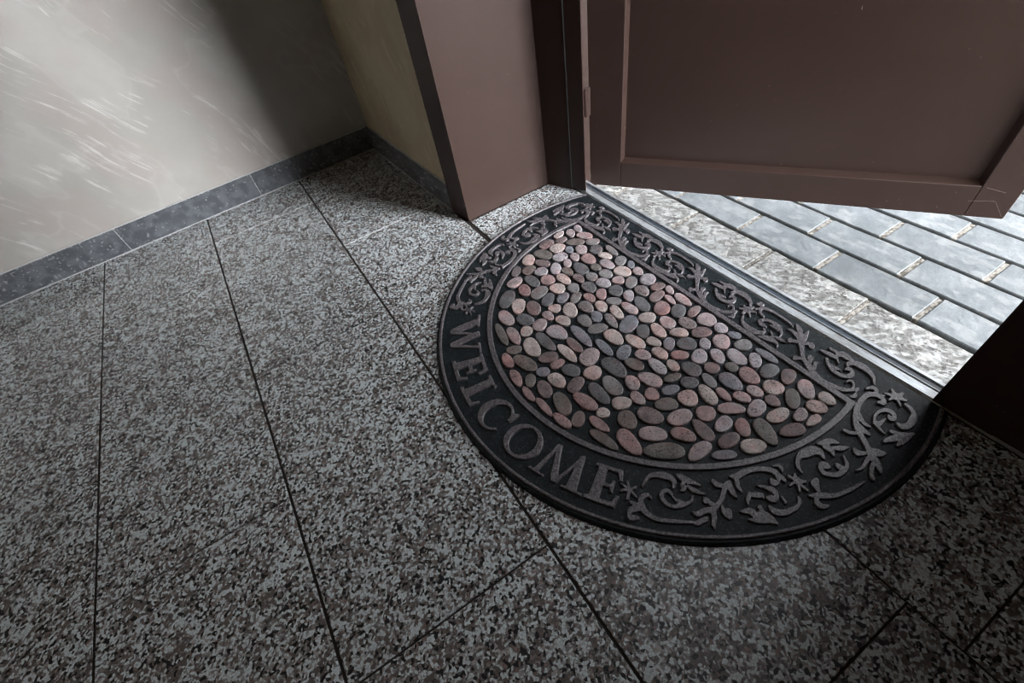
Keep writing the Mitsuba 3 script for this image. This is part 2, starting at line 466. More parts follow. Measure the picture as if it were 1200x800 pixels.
# outer casing of the frame: daylight falls on it behind the leaf, and it shows through the hinge gap
put("outer_casing", box(-1.055, -0.985, FACADE_Y + 0.001, 0.800, -0.125, 2.12, 0.001), "mat_brown", "trim_2")
put("outer_casing", box(-0.0300, 0.040, 0.7352, 0.800, -0.125, 2.12, 0.001), "mat_brown", "trim_2")
tag("trim_2", "outer brown door casing seen through the gap at the hinge side", kind="structure")

# ------------------------------------------------------------------ door sill
def strip(y0, y1, z0, z1, b=0.0008):
    return box(-0.9785, DOOR_X1, y0, y1, z0, z1, b)


put("base_plate", strip(0.664, 0.7045, -0.14, 0.0022), "mat_sill", "door_sill")
put("inner_ledge", strip(0.6655, 0.6825, 0.0022, 0.0048), "mat_sill", "door_sill")
put("ridge", strip(0.6826, 0.6848, 0.0022, 0.0068, 0.0006), "mat_sill", "door_sill", smooth=40)
put("channel", strip(0.6850, 0.6965, 0.0022, 0.0030), "mat_groove", "door_sill")
put("outer_lip", strip(0.6968, 0.7040, 0.0022, 0.0060), "mat_sill", "door_sill")
tag("door_sill", "scuffed metal door sill with a dark channel between mat and pavers", "door sill")
tag("door_sill__channel", "dark blue-grey channel")

# ------------------------------------------------------------------ the open leaf (door_1) and the fixed leaf (door_2)
HINGE = np.array([-0.9063, 0.7163, 0.0])
DU = np.array([0.82668134, 0.56267039, 0.0])
DN = np.array([0.56267039, -0.82668134, 0.0])      # towards the room
LEAF, LEAF_Z0, LEAF_Z1 = 0.8577, -0.012, 2.05
STILE, RAIL_TOP, RECESS = 0.0800, 0.0555, 0.020


def leaf_box(a0, a1, n0, n1, z0, z1):
    return placed(box(a0, a1, n0, n1, z0, z1), HINGE, DU, DN)


put("panel", leaf_box(0.07, LEAF - 0.055, -0.046, -RECESS, 0.04, LEAF_Z1 - 0.06), "mat_brown", "door_1")
tag("door_1__panel", "flat recessed brown panel")


def eased(a0, a1, z0, z1):
    """A frame member with a small bevel round its room face."""
    e = 0.0014
    r0 = np.array(rect(a0, a1, z0, z1))
    r1 = inset(r0, e)
    rings = [np.c_[r0[:, 0], np.full(4, -0.05), r0[:, 1]], np.c_[r0[:, 0], np.full(4, -e), r0[:, 1]], np.c_[r1[:, 0], np.zeros(4), r1[:, 1]]]
    mesh = loft([r[::-1] for r in rings])
    return placed(mesh, HINGE, DU, DN)


put("stile", eased(0.0, STILE, LEAF_Z0, LEAF_Z1), "mat_brown", "door_1")
put("stile", eased(LEAF - 0.0637, LEAF, LEAF_Z0, LEAF_Z1), "mat_brown", "door_1")
put("rail", eased(STILE, LEAF - 0.0637, LEAF_Z0, RAIL_TOP), "mat_brown", "door_1")
put("rail", eased(STILE, LEAF - 0.0637, LEAF_Z1 - 0.08, LEAF_Z1), "mat_brown", "door_1")


def bead(a0, z0, a1, z1, across):
    """A sloped bead along the edge of the recess; across points from the edge into the panel."""
    c = np.array(across, float) * 0.0045
    p = [np.array([a0, z0]), np.array([a1, z1])]
    sec = [(0.0, -0.002), (0.0, -RECESS), (1.0, -RECESS)]
    v = np.array([[*(q + c * t), 0] for q in p for t, _ in sec])
    v[:, 2] = [s[1] for _ in p for s in sec]
    v = v[:, [0, 2, 1]]
    f = [[0, 1, 2], [5, 4, 3], [0, 3, 4], [0, 4, 1], [1, 4, 5], [1, 5, 2], [2, 5, 3], [2, 3, 0]]
    mesh = trimesh.Trimesh(v, f, process=False)
    mesh.fix_normals()
    return placed(mesh, HINGE, DU, DN)


put("bead", bead(STILE, RAIL_TOP, STILE, LEAF_Z1 - 0.08, (1, 0)), "mat_brown", "door_1")
put("bead", bead(STILE, RAIL_TOP, LEAF - 0.0637, RAIL_TOP, (0, 1)), "mat_brown", "door_1")
put("bead", bead(LEAF - 0.0637, RAIL_TOP, LEAF - 0.0637, LEAF_Z1 - 0.08, (-1, 0)), "mat_brown", "door_1")
# weld seam scars on the mitred lower corner: thin raised lines
for a0, z0, a1, z1 in ((0.8535, -0.0075, 0.828, 0.026), (0.828, 0.026, 0.786, 0.023), (0.835, 0.045, 0.8015, 0.0535)):
    d = np.array([a1 - a0, z1 - z0])
    w = np.array([-d[1], d[0]]) / np.linalg.norm(d) * 0.0004
    q = np.array([np.array([a0, z0]) - w, np.array([a1, z1]) - w, np.array([a1, z1]) + w, np.array([a0, z0]) + w])
    mesh = loft([np.c_[q[:, 0], np.full(4, h), q[:, 1]][::-1] for h in (-0.0005, 0.0005)])
    put("weld_seam", placed(mesh, HINGE, DU, DN), "mat_scar", "door_1")
tag("door_1__weld_seam", "pale scuffed weld line at the mitred corner")
tag("door_1__weld_seam_001", "pale scuffed weld line at the mitred corner")
tag("door_1__weld_seam_002", "pale scuffed weld line at the mitred corner")
for z in (0.203, 1.72):
    put("hinge", joined(trimesh.creation.cylinder(0.0065, 0.062, sections=16), box(-0.004, 0.004, 0.0, 0.012, -0.031, 0.031)).apply_translation([-0.9055, 0.7055, z]), "mat_brown", "door_1", smooth=40)
tag("door_1__hinge", "small hinge knuckle")
tag("door_1__hinge_001", "small hinge knuckle")
tag("door_1", "dark brown panelled steel door leaf standing open above the pavers", kind="structure")

put("leaf", box(-0.0460, DOOR_X1 - 0.012, 0.6625, 0.735, 0.0065, 2.05), "mat_brown", "door_2")
put("stile", box(-0.0466, 0.028, 0.6605, 0.6640, 0.0065, 2.05), "mat_brown", "door_2")
tag("door_2", "narrow dark fixed door leaf right of the mat", kind="structure")

# ------------------------------------------------------------------ outdoors
G = -0.12      # a step down from the sill
put("ground", box(-9, 9, 0.7046, 14.0, -0.30, G - 0.012), "mat_joint")
tag("ground", "grey block paving outside the door", kind="structure")
row_lines = [0.7080, 0.9506, 1.0523, 1.1508, 1.2501, 1.3440] + [1.4350 + 0.0960 * k for k in range(8)]
row_joint = [-0.7263, -0.3903, -0.4788, -0.3632, -0.2600, -0.37, -0.26, -0.37, -0.26, -0.37, -0.26, -0.37, -0.26]
row_pitch = [0.2340, 0.2146, 0.2150, 0.2130, 0.2145] + [0.2145] * 8
J = 0.0047


def rough_ring(x0, x1, y0, y1, amp):
    xs, ys = np.linspace(x0, x1, 7), np.linspace(y0, y1, 4)
    q = [(x, y0) for x in xs[:-1]] + [(x1, y) for y in ys[:-1]] + [(x, y1) for x in xs[::-1][:-1]] + [(x0, y) for y in ys[::-1][:-1]]
    return np.array(q) + rng.normal(0, amp, (len(q), 2))


for k in range(len(row_lines) - 1):
    y0, y1 = row_lines[k], row_lines[k + 1]
    js = row_joint[k] + row_pitch[k] * np.arange(-6, 8)
    js = [x for x in js if -1.75 < x < 1.65]
    for x0, x1 in zip(js[:-1], js[1:]):
        edge = k == 0
        q = rough_ring(x0 + J, x1 - J, y0 + (0.0015 if edge else J), y1 - J, 0.0013 if edge else 0.0004)
        top = G + rng.uniform(-0.0008, 0.0008)
        tilt = rng.normal(0, 0.006, 2)
        c = q.mean(0)
        zt = lambda r, z: np.c_[r, z + (r - c) @ tilt]
        e = 0.0032 if edge else 0.0024
        mesh = loft([with_z(q, G - 0.05), zt(q, top - e), zt(c + (q - c) * (1 - e * np.array([8, 16])), top)])
        uv = np.tile(rng.uniform(0, 1, 2), (len(mesh.vertices), 1))
        if edge:
            put("edge_stone", mesh, "mat_edge_stone", "ground", smooth=True, uv=uv)
        else:
            put("paver", mesh, "mat_paver", "ground", uv=uv)
# mortar that stands in the short joints
for k in range(0, 6):
    y0, y1 = row_lines[k] + 0.006, row_lines[k + 1] - 0.006
    for x in row_joint[k] + row_pitch[k] * np.arange(-4, 5):
        if -1.2 < x < 0.6:
            put("mortar_joint", box(x - J * 1.1, x + J * 1.1, y0, y1, G - 0.03, G - 0.0022, 0.001), "mat_mortar", "ground")
put("far_paving", joined(box(-9, 9, row_lines[-1] + 0.004, 14.0, -0.2, G), box(-9, -1.52, 0.735, row_lines[-1] + 0.004, -0.2, G), box(1.42, 9, 0.735, row_lines[-1] + 0.004, -0.2, G)), "mat_far_paving", "ground")
tag("ground__far_paving", "block paving further off", kind="stuff")

# ------------------------------------------------------------------ the mat
MAT = np.array([-0.4395, 0.513, 0.0])
BASE_Z, RELIEF_Z = 0.0075, 0.0118
R_OUT, CUT = 0.4425, 0.1455


def arc_cut(r, cut, n=150):
    a = math.asin(cut / r)
    t = np.linspace(math.pi - a, 2 * math.pi + a, n)
    return np.c_[r * np.cos(t), r * np.sin(t)]


def at_mat(mesh):
    return mesh.copy().apply_translation(MAT) if hasattr(mesh, "copy") else mesh


o0, o1, o2 = arc_cut(R_OUT, CUT), arc_cut(R_OUT - 0.0012, CUT - 0.0006), arc_cut(R_OUT - 0.0035, CUT - 0.002)
base = loft([with_z(o0, 0.0004), with_z(o1, BASE_Z - 0.0022), with_z(o2, BASE_Z)])
put("backing", at_mat(base), "mat_rubber", "doormat", smooth=30)
tag("doormat__backing", "blue-black rubber backing")


def raised(rings, z0, h, ease):
    """A relief from an outline with holes (metres): walls that lean in and a rounded shoulder, however thin the tip."""
    poly = Polygon(rings[0], rings[1:]).buffer(0)
    if poly.geom_type != "Polygon":
        poly = max(poly.geoms, key=lambda g: g.area)
    import shapely
    poly = shapely.geometry.polygon.orient(poly, 1.0)
    edge = poly.boundary
    shapely.prepare(edge)
    lists = [np.array(poly.exterior.coords[:-1])] + [np.array(i.coords[:-1]) for i in poly.interiors]
    V, Fc, at = [], [], 0
    tops = []
    for ring in lists:
        p, q = np.roll(ring, 1, 0), np.roll(ring, -1, 0)
        t = q - p
        nrm = np.c_[-t[:, 1], t[:, 0]]
        nrm /= np.maximum(np.linalg.norm(nrm, axis=1, keepdims=True), 1e-9)
        d = np.zeros(len(ring))
        for f in (0.12, 0.25, 0.5, 0.75, 1.0):
            c = ring + nrm * ease * f
            far = shapely.distance(edge, shapely.points(c))
            ok = (far > 0.72 * ease * f) & shapely.contains_xy(poly, c[:, 0], c[:, 1])
            d = np.where(ok & (d >= 0), np.maximum(d, ease * f * ok), d)
        mids = [(0.0, 0.0), (0.22, 0.55), (0.55, 0.86), (1.0, 1.0)]
        n, i = len(ring), np.arange(len(ring))
        for s, z in mids:
            V.append(np.c_[ring + nrm * (d * s)[:, None], np.full(n, z0 + h * z)])
        for k in range(3):
            a, b = at + k * n + i, at + k * n + (i + 1) % n
            Fc += [np.c_[a, b, b + n], np.c_[a, b + n, a + n]]
        tops.append(at + 3 * n + i)
        at += 4 * n
    V = np.vstack(V)
    import mapbox_earcut
    idx = np.concatenate(tops)
    tri = mapbox_earcut.triangulate_float64(V[idx, :2], np.cumsum([len(t) for t in tops]).astype(np.uint32)).reshape(-1, 3)
    tri = idx[tri]
    u, w = V[tri[:, 1]] - V[tri[:, 0]], V[tri[:, 2]] - V[tri[:, 0]]
    flip = u[:, 0] * w[:, 1] - u[:, 1] * w[:, 0] < 0
    tri[flip] = tri[flip][:, ::-1]
    return trimesh.Trimesh(V, np.vstack(Fc + [tri]), process=False)


def geoms(g):
    return [x for x in getattr(g, "geoms", [g]) if x.geom_type == "Polygon" and x.area > 1e-6]


def rings_of(poly):
    return [np.array(poly.exterior.coords[:-1])] + [np.array(i.coords[:-1]) for i in poly.interiors]


# rim and the border round the pebbles
rim = Polygon(np.vstack([arc_cut(0.4362, 0.1425, 180), arc_cut(0.4300, 0.1425, 180)[::-1]]))
put("rim", at_mat(raised(rings_of(rim), BASE_Z - 0.0004, 0.0042, 0.0016)), "mat_relief", "doormat", smooth=40)
outer, inner = Polygon(arc_cut(0.3405, 0.0602, 180)), Polygon(arc_cut(0.3298, 0.0500, 180))
put("inner_border", at_mat(raised(rings_of(outer.difference(inner)), BASE_Z - 0.0004, 0.0044, 0.0013)), "mat_relief", "doormat", smooth=40)
tag("doormat__inner_border", "raised band round the pebbles")

# WELCOME: serif capitals set round the rim, feet outwards
ell = lambda cx, cy, rx, ry: Polygon([(cx + rx * math.cos(t), cy + ry * math.sin(t)) for t in np.linspace(0, 2 * math.pi, 61)[:-1]])
P = Polygon
foot = P([(0, 0), (0.92, 0), (1.0, 0.31), (0.90, 0.33), (0.80, 0.13), (0, 0.11)])
LETTERS = {
    "W": [P([(0.02, 1), (0.24, 1), (0.43, 0.04), (0.39, 0), (0.33, 0), (0.29, 0.06)]), P([(0.32, 0.03), (0.42, 0.03), (0.575, 1), (0.515, 1)]), P([(0.44, 0.97), (0.47, 1), (0.585, 1), (0.775, 0.05), (0.73, 0), (0.68, 0), (0.645, 0.05)]),
          P([(0.67, 0.03), (0.765, 0.03), (0.96, 1), (0.88, 1)]), P([(-0.06, 1), (0.30, 1), (0.30, 0.92), (-0.06, 0.92)]), P([(0.78, 1), (1.06, 1), (1.06, 0.92), (0.78, 0.92)])],
    "E": [P([(0.12, 0), (0.44, 0), (0.44, 1), (0.12, 1)]), foot, P([(0, 1), (0.94, 1), (1.0, 0.70), (0.90, 0.68), (0.80, 0.88), (0, 0.90)]), P([(0.40, 0.44), (0.66, 0.45), (0.68, 0.34), (0.78, 0.34), (0.78, 0.67), (0.68, 0.67), (0.66, 0.56), (0.40, 0.57)])],
    "L": [P([(0.16, 0), (0.50, 0), (0.50, 1), (0.16, 1)]), foot, P([(0.0, 1), (0.70, 1), (0.70, 0.91), (0.0, 0.91)])],
    "C": [ell(0.5, 0.5, 0.5, 0.53).difference(ell(0.57, 0.5, 0.335, 0.42)).difference(P([(0.60, 0.24), (1.2, 0.24), (1.2, 0.70), (0.60, 0.70)])), P([(0.80, 0.86), (0.86, 0.62), (0.98, 0.62), (1.0, 0.99), (0.92, 1.0)])],
    "O": [ell(0.5, 0.5, 0.5, 0.53).difference(ell(0.5, 0.5, 0.315, 0.425))],
    "M": [P([(0.055, 0.02), (0.145, 0.02), (0.235, 1), (0.165, 1)]), P([(0.165, 0.98), (0.19, 1.02), (0.265, 1.02), (0.56, 0.07), (0.52, 0.02), (0.45, 0.02), (0.40, 0.10)]), P([(0.47, 0.04), (0.545, 0.04), (0.80, 1), (0.735, 0.99)]),
          P([(0.70, 0.96), (0.74, 1.02), (0.81, 1.02), (0.93, 0), (0.72, 0)]), P([(-0.03, 0.0), (0.29, 0.0), (0.29, 0.08), (-0.03, 0.08)]), P([(0.64, 0), (1.03, 0), (1.03, 0.08), (0.64, 0.08)])],
}
for ch, a0, a1 in (("W", 234.6, 249.0), ("E", 250.6, 258.0), ("L", 259.6, 266.6), ("C", 267.4, 276.5), ("O", 277.6, 287.4), ("M", 287.9, 299.7), ("E", 300.4, 307.2)):
    g = unary_union([p.buffer(0) for p in LETTERS[ch]]).segmentize(0.05)
    w = math.radians(a1 - a0) * 0.385
    def bend(xy):
        xy = np.asarray(xy)
        th, r = np.radians(a0 + xy[:, 0] * (a1 - a0)), 0.4140 - xy[:, 1] * 0.0590
        return np.c_[r * np.cos(th), r * np.sin(th)]
    shape = unary_union([Polygon(bend(p.exterior.coords), [bend(i.coords) for i in p.interiors]).buffer(0) for p in geoms(g)]).buffer(-0.0005).buffer(0.0010)
    for q in geoms(shape.simplify(0.00008).segmentize(0.004)):
        key = put("letter", at_mat(raised(rings_of(q), BASE_Z - 0.0004, 0.0042, 0.0017)), "mat_relief", "doormat", smooth=35)
        tag(key, f"raised capital letter {ch}")

